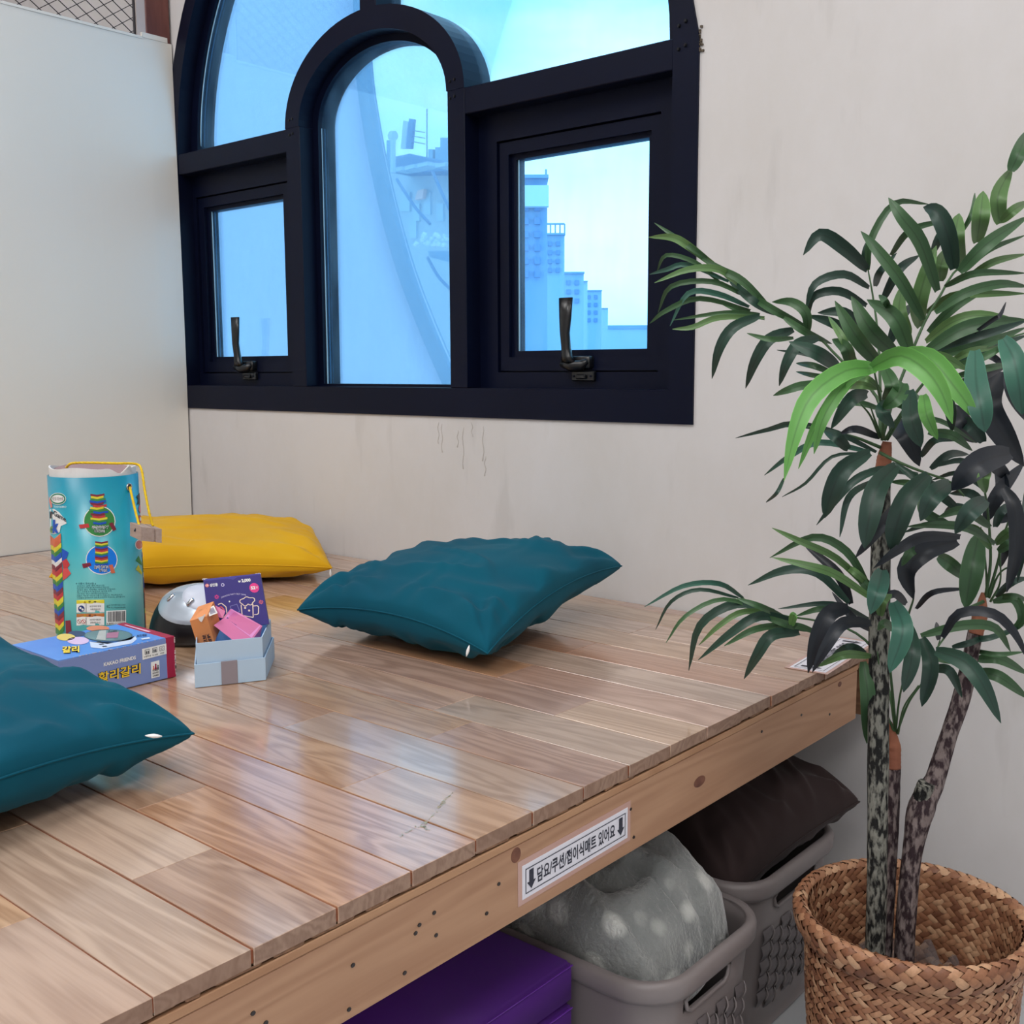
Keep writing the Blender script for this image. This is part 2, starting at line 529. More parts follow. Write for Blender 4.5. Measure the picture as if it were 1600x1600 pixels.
b = MB(); b.tube([(XC + .7035 * cos(radians(a_)), YW + .0445, .968 + .6735 * sin(radians(a_))) for a_ in range(112, 180, 2)], .0016, 5); b.build('glass_seal', M_SEAL, win, smooth=True)
def sash(x0, x1, gx0, gx1, hx):
    """opening light: recessed fixed frame, sash, pane and handle"""
    z0, z1 = 0.386, 0.918
    sx0, sx1, sz0, sz1 = gx0 - 0.036, gx1 + 0.030, 0.42, 0.862
    R = lambda a, b, c, d: [(a, c), (b, c), (b, d), (a, d)]
    band('inner_frame', R(x0, x1, z0, z1), R(sx0 - .003, sx1 + .003, sz0 - .003, sz1 + .003), YW + .036, YB)
    band('added_gap_cover', R(sx0 - .012, sx1 + .012, sz0 - .012, sz1 + .012), R(sx0 + .01, sx1 - .01, sz0 + .01, sz1 - .01), YB - .02, YB + .004)  # added ring behind the sash, blocks light leaking through its gap
    b = MB()
    for (lo, li, ya, yb) in ((R(sx0, sx1, sz0, sz1), R(gx0 - .013, gx1 + .010, .447, .838), YW + .041, YB),
                             (R(gx0 - .013, gx1 + .010, .447, .838), R(gx0, gx1, .459, .828), YW + .050, YB)):
        vs, fs = ring_plate(lo, li, fy(ya), fy(yb)); b.add(vs, fs)
    s_ = fix_normals(b.build('sash', M_FRAME, win))
    pane(R(gx0, gx1, .459, .828), YW + .056, s_)
    MB().box((gx0, YW + .0545, .459), (gx0 + .003, YW + .056, .828)).build('glass_seal', M_SEAL, s_)
    # handle: flared lever on a base with a keeper plate below
    h = MB()
    yy = YW + .018
    prof = [(.555, .0165, .006), (.52, .0140, .007), (.49, .0105, .008), (.462, .0095, .009), (.447, .0115, .010), (.436, .016, .011)]
    rings = []
    for i, (z, wx, wy) in enumerate(prof):
        cx_ = hx + (0.0, -0.001, -0.002, -0.002, 0.0, 0.004)[i]
        rings.append([Vector((cx_ + wx * ca, yy - (0.004 * (i < 3)) + wy * sa, z)) for ca, sa in [(cos(2 * pi * k / 12), sin(2 * pi * k / 12)) for k in range(12)]])
    h.loft(rings, cap0=True, cap1=True)
    h.tube([(hx - .012, yy, .434), (hx + .01, yy + .002, .428), (hx + .03, yy + .006, .430), (hx + .042, yy + .008, .438)], [.008, .011, .010, .005], 8)
    h.box((hx - .006, YW + .026, .424), (hx + .046, YW + .044, .447), bev=.002)
    fix_normals(h.build('handle', M_BLACK, s_, smooth=True))
    k = MB(); k.box((hx + .004, YW + .026, .400), (hx + .056, YW + .037, .419), bev=.002); k.box((hx + .018, YW + .020, .404), (hx + .040, YW + .027, .413), bev=.002)
    k.build('keeper_plate', M_BLACK, win)
    for q in (.010, .050):
        m_ = MB(); m_.tube([(hx + q, YW + .0245, .4095), (hx + q, YW + .028, .4095)], .0022, 8); m_.build('screw', M_FRAME, win)
sash(-1.501, -1.024, -1.412, -1.104, -1.262)
sash(-2.495, -2.056, -2.443, -2.140, -2.300)
# screws at the joints
def screws(L):
    for x, z in L:
        m_ = MB(); m_.tube([(x, YF - .0035, z), (x, YF, z)], [.0022, .0034], 10); m_.build('screw', M_BLACK, win)
screws([(-2.040, .985), (-2.029, .987), (-2.040, .953), (-2.029, .955), (-1.536, .985), (-1.524, .987), (-1.536, .953), (-1.524, .955),
        (-1.012, .985), (-.999, .99), (-1.012, .948), (-.999, .952), (-2.53, .93)])
# chipped plaster at the frame corner
b = MB()
for i in range(14):
    x = -0.976 + rnd.uniform(-.002, .006); z = .965 + rnd.uniform(-.03, .012)
    b.box((x, YW - .0035, z), (x + rnd.uniform(.002, .005), YW + .001, z + rnd.uniform(.002, .006)), M=None)
b.build('chipped_plaster', mat('chip', (92, 82, 70), 0.9), win)

# old paint drips under the sill
for dx_, z0_, ln in ((-1.585, .315, .045), (-1.575, .312, .06), (-1.53, .300, .035), (-1.515, .306, .085), (-1.49, .318, .03), (-1.46, .310, .07), (-1.455, .25, .04)):
    b = MB(); P_ = [(dx_ + .002 * sin(i * 1.3 + dx_ * 90), YW - .0002, z0_ - ln * i / 8) for i in range(9)]
    b.tube(P_, [.0004] + [.0009] * 7 + [.0017], 5); b.build('paint_drip', mat('drip_paint', (186, 180, 176), .7), bpy.data.objects['wall_back'])

# ------------------------------------------------------------------ partition on the left with wire mesh
XP = -2.499
part = empty('white_partition', (XP, 1.0, 0), label='glossy white partition board standing at the left end of the wooden platform', cat='partition')
b = MB(); NY, NZ = 40, 24
y0, y1, z1 = -1.2, 1.612, 1.236
gr = []
for i in range(NY + 1):
    row = []
    for j in range(NZ + 1):
        y = y0 + (y1 - y0) * i / NY; z = 0.001 + (z1 - 0.001) * j / NZ
        # the thin board bows a little toward the room near the window corner
        x = XP + 0.006 * math.exp(-((y - 1.56) / .12) ** 2) * sin(pi * min(1, max(0, z / 1.2))) - 0.004 * math.exp(-((y - 1.35) / .2) ** 2 - ((z - .9) / .3) ** 2)
        row.append(Vector((x, y, z)))
    gr.append(row)
b.loft([[v for v in r] for r in gr], closed=False)
n0 = len(b.v)
b.box((XP - .016, y0, 0.001), (XP - .008, y1, z1))
b.box((XP - .016, y0, z1 - .004), (XP + .001, y1 - .08, z1 + .002))
b.build('board', M_PANEL, part, smooth=False)
MB().box((XP - .012, 1.530, z1), (XP + .001, 1.600, z1 + .012)).build('board_tab', M_PANEL, part)
M_RED = mat('red_brown_wood', (112, 66, 58), 0.5, color2=(88, 46, 42), noise_scale=14, stretch=(4, 4, .6))
M_BEAD = mat('grey_bead', (190, 182, 182), 0.5)
MB().box((XP - .05, 1.545, 1.15), (XP - .004, 1.612, 2.28), bev=.002).build('wooden_post', M_RED, part)
MB().box((XP - .025, 1.522, 1.238), (XP - .006, 1.545, 2.28)).build('edge_strip', M_BEAD, part)
# expanded wire mesh between the board and the ceiling
M_WIRE = mat('dark_wire', (40, 38, 42), 0.4, metallic=0.6)
b = MB(); ym, yM, zm, zM = -0.4, 1.52, 1.23, 2.2
cw, ch = 0.046, 0.031
k = -40
for sgn in (1, -1):
    for k in range(-60, 130):
        # line z - zm = sgn * ch/cw * (y - (ym + k cw))
        ya_, za_ = ym + k * cw, zm
        yb_, zb_ = ya_ + sgn * (zM - zm) * cw / ch, zM
        # clip to the panel
        pts = []
        def zat(y): return zm + sgn * (y - ya_) * ch / cw
        lo, hi = max(ym, min(ya_, yb_)), min(yM, max(ya_, yb_))
        if hi - lo < 1e-3: continue
        b.tube([(XP - .012, lo, zat(lo)), (XP - .012, hi, zat(hi))], .0011, 4, cap=False)
b.build('wire_mesh', M_WIRE, part, kind='stuff')
MB().tube([(XP - .012, 1.518, 1.235), (XP - .012, 1.518, 2.2)], .003, 6).build('mesh_edge_rod', M_WIRE, part)
# ------------------------------------------------------------------ outside the window
M_SAIL = mat('white_membrane', (212, 222, 244), 0.7, 0.2, noise_amt=0.05, noise_scale=0.8)
M_SAILEDGE = mat('membrane_hem', (150, 182, 208), 0.7, 0.2)
edge_px = [(566, -160), (568, -60), (571, 40), (576, 120), (588, 200), (602, 270), (620, 345), (642, 420), (668, 490), (702, 570), (752, 680), (800, 780)]
YS = 3.6
b = MB(); rows = []; hem = []
E_ = catmull([px_y(x, y, YS) for x, y in edge_px], 40)
for p in E_:
    row = []
    for j in range(13):
        s = j / 12
        row.append(Vector((p.x - 4.2 * s, p.y - 0.9 * s + 0.5 * sin(s * pi), p.z + 0.05 * s)))
    rows.append(row)
b.loft(rows, closed=False)
sail = b.build('membrane_canopy', M_SAIL, smooth=True, label='huge pale curved membrane hanging outside the left and middle panes', cat='canopy')
md = sail.modifiers.new('thick', 'SOLIDIFY'); md.thickness = 0.02
b = MB(); hr = []
for i, p in enumerate(E_):
    wd = 0.035 + 0.012 * sin(i / 39 * pi) + 0.035 * (i / 39)
    hr.append([p + Vector((0.0, -.012, 0)), p + Vector((-wd, -.03 - wd * .02, 0)), p + Vector((-wd, -.022 - wd * .02, 0)), p + Vector((0.004, .03, 0))])
b.loft(hr)
b.build('hem', M_SAILEDGE, sail)
# hazy city: every block is its own building far away
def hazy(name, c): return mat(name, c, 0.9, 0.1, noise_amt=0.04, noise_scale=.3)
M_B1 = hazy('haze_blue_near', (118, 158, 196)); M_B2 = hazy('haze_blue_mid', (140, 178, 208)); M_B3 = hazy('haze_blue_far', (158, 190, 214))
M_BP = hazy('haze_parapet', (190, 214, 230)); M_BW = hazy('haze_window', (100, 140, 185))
def building(x0, x1, ytop, Y, m, label, nwin=(0, 0), rail=True, xo=0):
    """block of a hazy street, its front turned toward the window; Y is its distance"""
    a = px(x0, ytop, Y); c = px(x1, ytop, Y)
    ax = Vector((RT.x, RT.y, 0)).normalized(); ay = Vector((_fw.x, _fw.y, 0)).normalized()
    wd = (c - a).dot(ax); h0 = a.z
    T = Matrix(((ax.x, ay.x, 0, a.x), (ax.y, ay.y, 0, a.y), (0, 0, 1, 0), (0, 0, 0, 1)))
    t = empty('building', (a.x, a.y, -14), label=label, cat='building')
    MB().box((0, 0, -14), (wd, wd, h0), M=T).build('wall', m, t)
    MB().box((-.02 * wd, -.1, h0), (1.02 * wd, wd, h0 + wd * .06), M=T).build('parapet', M_B1, t)
    nx, nz_ = nwin
    for i in range(nx):
        for j in range(nz_):
            ww = wd / (nx + .6); wx = ww * (i + .5); wz = h0 - wd * .22 - j * ww * 1.1
            MB().box((wx, -.06, wz - ww * .55), (wx + ww * .5, .02, wz), M=T).build('window', M_BW, t)
    return t, T, wd, h0
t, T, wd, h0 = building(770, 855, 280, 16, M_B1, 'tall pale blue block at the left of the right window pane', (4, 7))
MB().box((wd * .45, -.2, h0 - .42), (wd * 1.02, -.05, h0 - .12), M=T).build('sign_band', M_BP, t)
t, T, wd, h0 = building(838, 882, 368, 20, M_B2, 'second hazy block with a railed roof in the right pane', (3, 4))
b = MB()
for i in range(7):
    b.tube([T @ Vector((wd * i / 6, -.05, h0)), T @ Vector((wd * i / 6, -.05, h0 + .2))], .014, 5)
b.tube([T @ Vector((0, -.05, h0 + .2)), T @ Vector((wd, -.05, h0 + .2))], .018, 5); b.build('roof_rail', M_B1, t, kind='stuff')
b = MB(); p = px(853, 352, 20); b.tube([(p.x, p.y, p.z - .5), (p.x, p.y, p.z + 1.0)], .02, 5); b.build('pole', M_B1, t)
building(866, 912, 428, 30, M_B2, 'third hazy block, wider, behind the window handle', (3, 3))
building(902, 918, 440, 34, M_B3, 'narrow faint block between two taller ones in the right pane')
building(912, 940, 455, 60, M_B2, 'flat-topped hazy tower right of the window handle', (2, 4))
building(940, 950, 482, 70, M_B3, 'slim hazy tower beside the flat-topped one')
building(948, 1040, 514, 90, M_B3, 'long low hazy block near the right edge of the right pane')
# roof group seen through the arched pane
rb = empty('building', px_y(660, 300, 9.0), label='rooftop house with tilted roof slab and tiled parapet seen through the arched pane', cat='building')
Yb = 9.0
def P9(x, y, d=0): return px_y(x, y, Yb + d)
def quad(name, L, m, thick=.12, parent=rb, dy=0):
    A = [P9(x, y, dy) for x, y in L]
    b = MB(); b.loft([A, [p + Vector((0, thick, 0)) for p in A]], cap0=True, cap1=True)
    return fix_normals(b.build(name, m, parent))
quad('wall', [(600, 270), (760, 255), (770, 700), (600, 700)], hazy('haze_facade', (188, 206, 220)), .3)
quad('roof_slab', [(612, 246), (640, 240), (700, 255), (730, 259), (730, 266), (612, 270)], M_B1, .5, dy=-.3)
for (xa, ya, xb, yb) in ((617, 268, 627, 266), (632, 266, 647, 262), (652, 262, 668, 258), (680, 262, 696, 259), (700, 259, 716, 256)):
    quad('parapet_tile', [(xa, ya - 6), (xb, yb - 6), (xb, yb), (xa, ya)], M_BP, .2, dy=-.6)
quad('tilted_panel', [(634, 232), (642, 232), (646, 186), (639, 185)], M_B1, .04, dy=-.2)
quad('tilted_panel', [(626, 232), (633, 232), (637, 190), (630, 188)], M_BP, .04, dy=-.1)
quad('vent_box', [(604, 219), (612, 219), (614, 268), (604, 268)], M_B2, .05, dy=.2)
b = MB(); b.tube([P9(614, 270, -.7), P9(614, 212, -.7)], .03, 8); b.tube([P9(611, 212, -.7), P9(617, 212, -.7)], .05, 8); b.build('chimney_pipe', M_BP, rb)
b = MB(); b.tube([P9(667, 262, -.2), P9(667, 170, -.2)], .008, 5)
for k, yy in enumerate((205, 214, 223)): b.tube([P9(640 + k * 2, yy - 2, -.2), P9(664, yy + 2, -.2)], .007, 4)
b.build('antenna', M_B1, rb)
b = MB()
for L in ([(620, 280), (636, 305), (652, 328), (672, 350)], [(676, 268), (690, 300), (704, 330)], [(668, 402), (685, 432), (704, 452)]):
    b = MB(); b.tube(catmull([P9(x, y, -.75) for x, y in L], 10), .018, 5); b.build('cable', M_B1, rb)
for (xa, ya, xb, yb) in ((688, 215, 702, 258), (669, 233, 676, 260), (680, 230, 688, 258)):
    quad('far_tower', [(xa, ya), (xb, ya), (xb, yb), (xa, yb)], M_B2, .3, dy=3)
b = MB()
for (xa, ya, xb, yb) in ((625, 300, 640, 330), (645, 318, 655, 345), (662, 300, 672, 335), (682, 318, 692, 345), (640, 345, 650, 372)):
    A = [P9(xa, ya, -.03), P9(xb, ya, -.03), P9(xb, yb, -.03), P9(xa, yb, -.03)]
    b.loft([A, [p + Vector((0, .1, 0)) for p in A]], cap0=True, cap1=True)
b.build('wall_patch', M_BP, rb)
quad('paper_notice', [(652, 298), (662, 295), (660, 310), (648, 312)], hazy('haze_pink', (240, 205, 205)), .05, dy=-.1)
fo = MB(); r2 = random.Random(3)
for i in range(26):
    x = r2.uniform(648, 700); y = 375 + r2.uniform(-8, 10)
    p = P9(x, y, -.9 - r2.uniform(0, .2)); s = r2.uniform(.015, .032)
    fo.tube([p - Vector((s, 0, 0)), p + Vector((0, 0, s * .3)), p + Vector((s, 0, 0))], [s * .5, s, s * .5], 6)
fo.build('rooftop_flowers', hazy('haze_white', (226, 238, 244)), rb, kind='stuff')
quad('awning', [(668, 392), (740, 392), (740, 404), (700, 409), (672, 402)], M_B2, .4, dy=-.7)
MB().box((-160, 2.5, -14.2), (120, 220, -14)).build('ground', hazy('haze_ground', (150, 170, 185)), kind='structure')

# ------------------------------------------------------------------ wooden platform
XE = -0.633
def wood_mat(name, c1, c2, c3, rough, coat, ringscale=1.0, rand=0.0, gscale=1.0, bump=0.08):
    m = bpy.data.materials.new(name); m.use_nodes = True
    n, b = nodes_of(m)
    L = n.links.new
    tcn = n.nodes.new('ShaderNodeTexCoord'); oi = n.nodes.new('ShaderNodeObjectInfo')
    cmb = n.nodes.new('ShaderNodeCombineXYZ')
    k1 = n.nodes.new('ShaderNodeMath'); k1.operation = 'MULTIPLY'; k1.inputs[1].default_value = 37.0
    k2 = n.nodes.new('ShaderNodeMath'); k2.operation = 'MULTIPLY'; k2.inputs[1].default_value = 91.0
    L(oi.outputs['Random'], k1.inputs[0]); L(oi.outputs['Random'], k2.inputs[0]); L(k1.outputs[0], cmb.inputs[0]); L(k2.outputs[0], cmb.inputs[1])
    add = n.nodes.new('ShaderNodeVectorMath'); add.operation = 'ADD'
    L(tcn.outputs['Object'], add.inputs[0]); L(cmb.outputs[0], add.inputs[1])
    mpn = n.nodes.new('ShaderNodeMapping'); mpn.inputs['Scale'].default_value = (1.1 * ringscale, 9 * ringscale, 9 * ringscale)
    L(add.outputs[0], mpn.inputs[0])
    t1 = n.nodes.new('ShaderNodeTexNoise'); t1.inputs['Scale'].default_value = 1.6 * gscale; t1.inputs['Detail'].default_value = 3; t1.inputs['Distortion'].default_value = 0.5
    L(mpn.outputs[0], t1.inputs['Vector'])
    # growth rings: a sine of the low frequency field
    ms = n.nodes.new('ShaderNodeMath'); ms.operation = 'MULTIPLY'; ms.inputs[1].default_value = 70
    sn = n.nodes.new('ShaderNodeMath'); sn.operation = 'SINE'
    L(t1.outputs['Fac'], ms.inputs[0]); L(ms.outputs[0], sn.inputs[0])
    r1 = n.nodes.new('ShaderNodeMapRange'); r1.inputs['From Min'].default_value = -1; r1.inputs['From Max'].default_value = 1
    L(sn.outputs[0], r1.inputs[0])
    # fine pores
    mp2 = n.nodes.new('ShaderNodeMapping'); mp2.inputs['Scale'].default_value = (14, 420, 200)
    L(add.outputs[0], mp2.inputs[0])
    t2 = n.nodes.new('ShaderNodeTexNoise'); t2.inputs['Scale'].default_value = 1.0; t2.inputs['Detail'].default_value = 4
    L(mp2.outputs[0], t2.inputs['Vector'])
    mixf = n.nodes.new('ShaderNodeMixRGB'); mixf.inputs[0].default_value = 0.6
    L(r1.outputs[0], mixf.inputs[1]); L(t2.outputs['Fac'], mixf.inputs[2])
    cr_ = n.nodes.new('ShaderNodeValToRGB')
    cr_.color_ramp.elements[0].position = 0.18; cr_.color_ramp.elements[0].color = lin(c2)
    cr_.color_ramp.elements[1].position = 0.72; cr_.color_ramp.elements[1].color = lin(c1)
    L(mixf.outputs[0], cr_.inputs[0])
    # patchy third tone
    t3 = n.nodes.new('ShaderNodeTexNoise'); t3.inputs['Scale'].default_value = 0.7; t3.inputs['Detail'].default_value = 2
    L(mpn.outputs[0], t3.inputs['Vector'])
    r3 = n.nodes.new('ShaderNodeValToRGB'); r3.color_ramp.elements[0].position = .45; r3.color_ramp.elements[1].position = .7
    L(t3.outputs['Fac'], r3.inputs[0])
    mx3 = n.nodes.new('ShaderNodeMixRGB'); mx3.inputs[2].default_value = lin(c3)
    s3 = n.nodes.new('ShaderNodeMath'); s3.operation = 'MULTIPLY'; s3.inputs[1].default_value = .55
    L(r3.outputs[0], s3.inputs[0]); L(s3.outputs[0], mx3.inputs[0]); L(cr_.outputs[0], mx3.inputs[1])
    last = mx3.outputs[0]
    if rand:
        hs = n.nodes.new('ShaderNodeHueSaturation')
        wn = n.nodes.new('ShaderNodeTexWhiteNoise'); wn.noise_dimensions = '1D'
        L(oi.outputs['Random'], wn.inputs['W'])
        sp = n.nodes.new('ShaderNodeSeparateColor'); L(wn.outputs['Color'], sp.inputs[0])
        for k, (inp, lo, hi) in enumerate((('Value', 1 - rand, 1 + rand * .8), ('Saturation', .78, 1.2), ('Hue', .490, .508))):
            mr = n.nodes.new('ShaderNodeMapRange'); mr.inputs['To Min'].default_value = lo; mr.inputs['To Max'].default_value = hi
            L(sp.outputs[k], mr.inputs[0]); L(mr.outputs[0], hs.inputs[inp])
        L(last, hs.inputs['Color']); last = hs.outputs[0]
    L(last, b.inputs['Base Color'])
    b.inputs['Roughness'].default_value = rough
    b.inputs['Coat Weight'].default_value = coat; b.inputs['Coat Roughness'].default_value = 0.13; b.inputs['Coat IOR'].default_value = 1.75
    bp = n.nodes.new('ShaderNodeBump'); bp.inputs['Strength'].default_value = bump; bp.inputs['Distance'].default_value = .002
    L(mixf.outputs[0], bp.inputs['Height']); L(bp.outputs[0], b.inputs['Normal'])
    MATS[name] = m
    return m
M_OAK = wood_mat('varnished_oak', (192, 158, 132), (152, 117, 92), (166, 124, 95), 0.36, 1.0, rand=0.17)
M_OAKEND = wood_mat('oak_end_grain', (158, 130, 112), (134, 106, 90), (130, 98, 80), 0.7, 0.0, ringscale=1.0, bump=.12)
M_PINE = wood_mat('rough_pine', (178, 138, 110), (158, 116, 90), (188, 150, 122), 0.65, 0.0, ringscale=.8, rand=0.05, gscale=1.4, bump=.15)
# the beam's grain runs along Y
for nd in M_PINE.node_tree.nodes:
    if nd.type == 'MAPPING':
        sc_ = nd.inputs['Scale'].default_value; nd.inputs['Scale'].default_value = (sc_[1] * .8, sc_[0] * .4, sc_[2] * .8)
M_PLY = wood_mat('old_plywood', (150, 112, 84), (108, 76, 56), (130, 94, 70), 0.75, 0.0, bump=.2)
M_KNOT = mat('knot', (124, 80, 62), 0.6, color2=(84, 48, 40), noise_scale=60)
M_NAIL = mat('nail_head', (70, 66, 66), 0.4, metallic=.7)
M_GAP = mat('orange_joint', (128, 66, 34), 0.6)

plat = empty('wooden_platform', (-1.56, .6, ZF), label='long wooden platform of varnished oak boards on a rough pine edge beam', cat='platform')
yk = lambda k: 0.6056 + 0.0812 * k
seen = {0: [-1.66, -1.08], -1: [-.93, -1.42, -1.9], -2: [-.80, -1.18, -1.7], 1: [-.82, -1.32], 2: [-1.02, -1.5], 3: [-.86, -1.2], 4: [-.93, -1.62], 5: [-.80, -1.36], -3: [-.98, -1.5]}
r3_ = random.Random(11)
nb = 0
for k in range(-13, 13):
    ya, yb = yk(k), yk(k + 1)
    if k == 12: yb = YW - .003
    js = seen.get(k)
    if js is None:
        js = []; x = XE - r3_.uniform(.15, .5)
        while x > -2.40:
            js.append(x); x -= r3_.uniform(.28, .6)
    xs = [XE + r3_.uniform(-.0012, .0012)] + sorted(js, reverse=True)
    x = xs[-1]
    while x > -2.2 and k in seen:
        x -= r3_.uniform(.3, .55)
        if x > -2.42: xs.append(x)
    xs.append(-2.494)
    for i in range(len(xs) - 1):
        g = .0003 if i else 0
        gy = .0008 if k not in (0, -2, 3) else .0014
        o = MB().box((xs[i + 1] + .0002, ya + gy, -.0145 + r3_.uniform(-.0003, 0)), (xs[i] - g, yb - gy, r3_.uniform(-.0004, 0)), bev=.0004).build('board', [M_OAK, M_OAKEND] if i == 0 else M_OAK, plat)
        if i == 0:
            for pf in o.data.polygons:
                if pf.normal.x > .9: pf.material_index = 1
        nb += 1
    # tongue visible at the exposed end and the stained joint line
    MB().box((-2.49, yb - .0012, -.012), (XE - .0005, yb + .0012, -.0018)).build('tongue', M_GAP, plat)
# broken underside edge: split slivers under the board ends
b = MB(); y = -.45
while y < 1.53:
    l = r3_.uniform(.012, .05)
    b.add([Vector((XE - .0008, y, -.0145)), Vector((XE - .0008, y + l, -.0145)), Vector((XE - .0008, y + l * .95, -.0145 - r3_.uniform(.0002, .0035))), Vector((XE - .0008, y + l * .1, -.0145 - r3_.uniform(.0002, .0028))),
           Vector((XE - .02, y, -.0145)), Vector((XE - .02, y + l, -.0145)), Vector((XE - .02, y + l * .95, -.0175)), Vector((XE - .02, y + l * .1, -.0175))],
          [(0, 1, 2, 3), (4, 7, 6, 5), (3, 2, 6, 7), (0, 3, 7, 4), (1, 5, 6, 2)])
    y += l + r3_.uniform(.002, .012)
b.build('splintered_edge', M_PLY, plat, kind='stuff')
MB().box((-2.49, -.46, -.026), (XE - .004, YW - .004, -.0182)).build('plywood_deck', M_PLY, plat)
MB().box((XE - .040, -.46, -.102), (XE - .0015, 1.535, -.0265), bev=.0012).build('edge_beam', M_PINE, plat)
MB().box((XE - .012, -.46, -.0262), (XE - .0005, 1.535, -.0185), bev=.0008).build('edge_strip', M_PINE, plat)
MB().box((-2.49, YW - .042, -.108), (XE + .004, YW - .004, -.030), bev=.001).build('wall_ledger', M_PLY, plat)
for x in (-1.1, -1.6, -2.1):
    MB().box((x - .02, -.45, -.102), (x + .02, YW - .045, -.0265)).build('joist', M_PINE, plat)
for x, y in ((-1.1, .1), (-2.4, .1), (-2.4, 1.5)):
    MB().box((x - .03, y - .03, ZF), (x + .03, y + .03, -.1025)).build('leg', M_PLY, plat)
# knots, nails and cracks on the beam
def on_beam(x, y): return px_x(x, y, XE - .0015)
def disc(c, rx, rz, m, name, parent, d=.0006, ang=0, n=16):
    R = [Vector((c.x + d, c.y + rx * cos(t) * cos(ang) - rz * sin(t) * sin(ang), c.z + rx * cos(t) * sin(ang) + rz * sin(t) * cos(ang))) for t in [2 * pi * i / n for i in range(n)]]
    bb = MB(); bb.loft([[v - Vector((d * 2, 0, 0)) for v in R], R], cap1=True); return bb.build(name, m, parent)
for x, y, rx, rz in ((1093, 1221, .013, .0065), (806, 1336, .007, .0075), (1312, 1069, .006, .004)):
    disc(on_beam(x, y), rx, rz, M_KNOT, 'knot', plat, .0003)
for x, y in ((678, 1426), (681, 1461), (649, 1458), (655, 1445), (632, 1520), (551, 1508), (545, 1577), (760, 1427), (779, 1381), (395, 1583), (415, 1598), (1252, 1117), (1190, 1143), (1296, 1116), (985, 1264), (990, 1308)):
    disc(on_beam(x, y), .0022, .0018, M_NAIL, 'nail', plat, .0008, n=8)

# dried scuff on the varnish
M_SCUFFM = mat('grey_scuff', (150, 156, 138), .8)
b = MB(); qs = random.Random(6)
for (xa, ya), (xb, yb) in (((706, 1239), (668, 1283)), ((668, 1283), (624, 1306)), ((700, 1245), (684, 1262)), ((660, 1290), (668, 1296))):
    for i in range(34):
        t = qs.random(); p = px_z(xa + (xb - xa) * t + qs.uniform(-3, 3), ya + (yb - ya) * t + qs.uniform(-1.6, 1.6), .0002); s_ = qs.uniform(.0003, .0010)
        b.add([p + Vector((s_, 0, 0)), p + Vector((0, s_ * 1.6, 0)), p + Vector((-s_, .0002, 0)), p + Vector((0, -s_, 0))], [(0, 1, 2, 3)])
b.build('scuff_mark', M_SCUFFM, plat, kind='stuff')
# ------------------------------------------------------------------ signs
M_PAPER = mat('white_paper', (226, 226, 236), 0.4, 0.5)
M_INK = mat('dark_ink', (46, 50, 66), 0.5)
M_LAM = mat('laminate_film', (196, 160, 150), 0.2, 0.6)
def sign_on(fn, W, H, name, label, parent=None, txt='담요/쿠션/접이식매트 있어요', off=.0006, vert=.5):
    """fn(u, v, lift) -> world point; u along the text, v up"""
    t = tag(bpy.data.objects.new(name, None), label, 'sign'); COL.objects.link(t); t.location = fn(0, 0, 0)
    def plate(nm, u0, v0, u1, v1, m, lift):
        bb = MB(); A = [fn(u0, v0, lift), fn(u1, v0, lift), fn(u1, v1, lift), fn(u0, v1, lift)]; B = [fn(u0, v0, lift - .0004), fn(u1, v0, lift - .0004), fn(u1, v1, lift - .0004), fn(u0, v1, lift - .0004)]
        bb.loft([B, A], cap0=True, cap1=True); return bb.build(nm, m, t)
    plate('laminate', -.006, -.005, W + .006, H + .006, M_LAM, .0006)
    plate('paper', 0, 0, W, H, M_PAPER, .0010)
    l = .0014; e_ = .0009; i_ = .0045
    bb = MB()
    for u0, v0, u1, v1 in ((i_, i_, W - i_, i_ + e_), (i_, H - i_ - e_, W - i_, H - i_), (i_, i_, i_ + e_, H - i_), (W - i_ - e_, i_, W - i_, H - i_)):
        bb.add([fn(u0, v0, l), fn(u1, v0, l), fn(u1, v1, l), fn(u0, v1, l)], [(0, 1, 2, 3)])
    bb.build('border_line', M_INK, t)
    vs, fs = fit_text(txt, W * .125, H * .27, W * .865, H * .73, .022)
    bb = MB(); bb.add([fn(v.x, v.y, l) for v in vs], fs); bb.build('lettering', M_INK, t)
    for cx_ in (W * .075, W * .925):
        ar = [(-.25, .5), (.25, .5), (.25, -.1), (.5, -.1), (0, -.5), (-.5, -.1), (-.25, -.1)]
        bb = MB(); bb.add([fn(cx_ + a * W * .075, H * .5 + c * H * .58, l) for a, c in ar], [(0, 1, 2, 6), (6, 2, 3, 4, 5)])
        bb.build('arrow', M_INK, t)
    return t
s0 = px_x(817, 1407, XE); s1 = px_x(981, 1309, XE); s3p = px_x(981, 1262, XE)
Wn, Hn = (s1 - s0).length, (s3p - s1).length
du = (s1 - s0).normalized(); dv = Vector((0, 0, 1))
sign_on(lambda u, v, l: Vector((XE - .0015, s0.y, s0.z)) + du * u + dv * v + Vector((l, 0, 0)), Wn, Hn, 'laminated_sign',
        'laminated white sign with Korean lettering and two arrows stuck on the pine edge beam')
# second sign lying on the deck near the palm
q0 = px_z(1290, 1052, 0); q1 = px_z(1366, 1003, 0)
dq = (q1 - q0).normalized(); dn = Vector((-dq.y, dq.x, 0))
sign_on(lambda u, v, l: Vector((q0.x, q0.y, .0001)) + dq * u + dn * v + Vector((0, 0, l)), .205, .052, 'laminated_sign',
        'laminated white sign lying on the platform deck under the palm fronds')
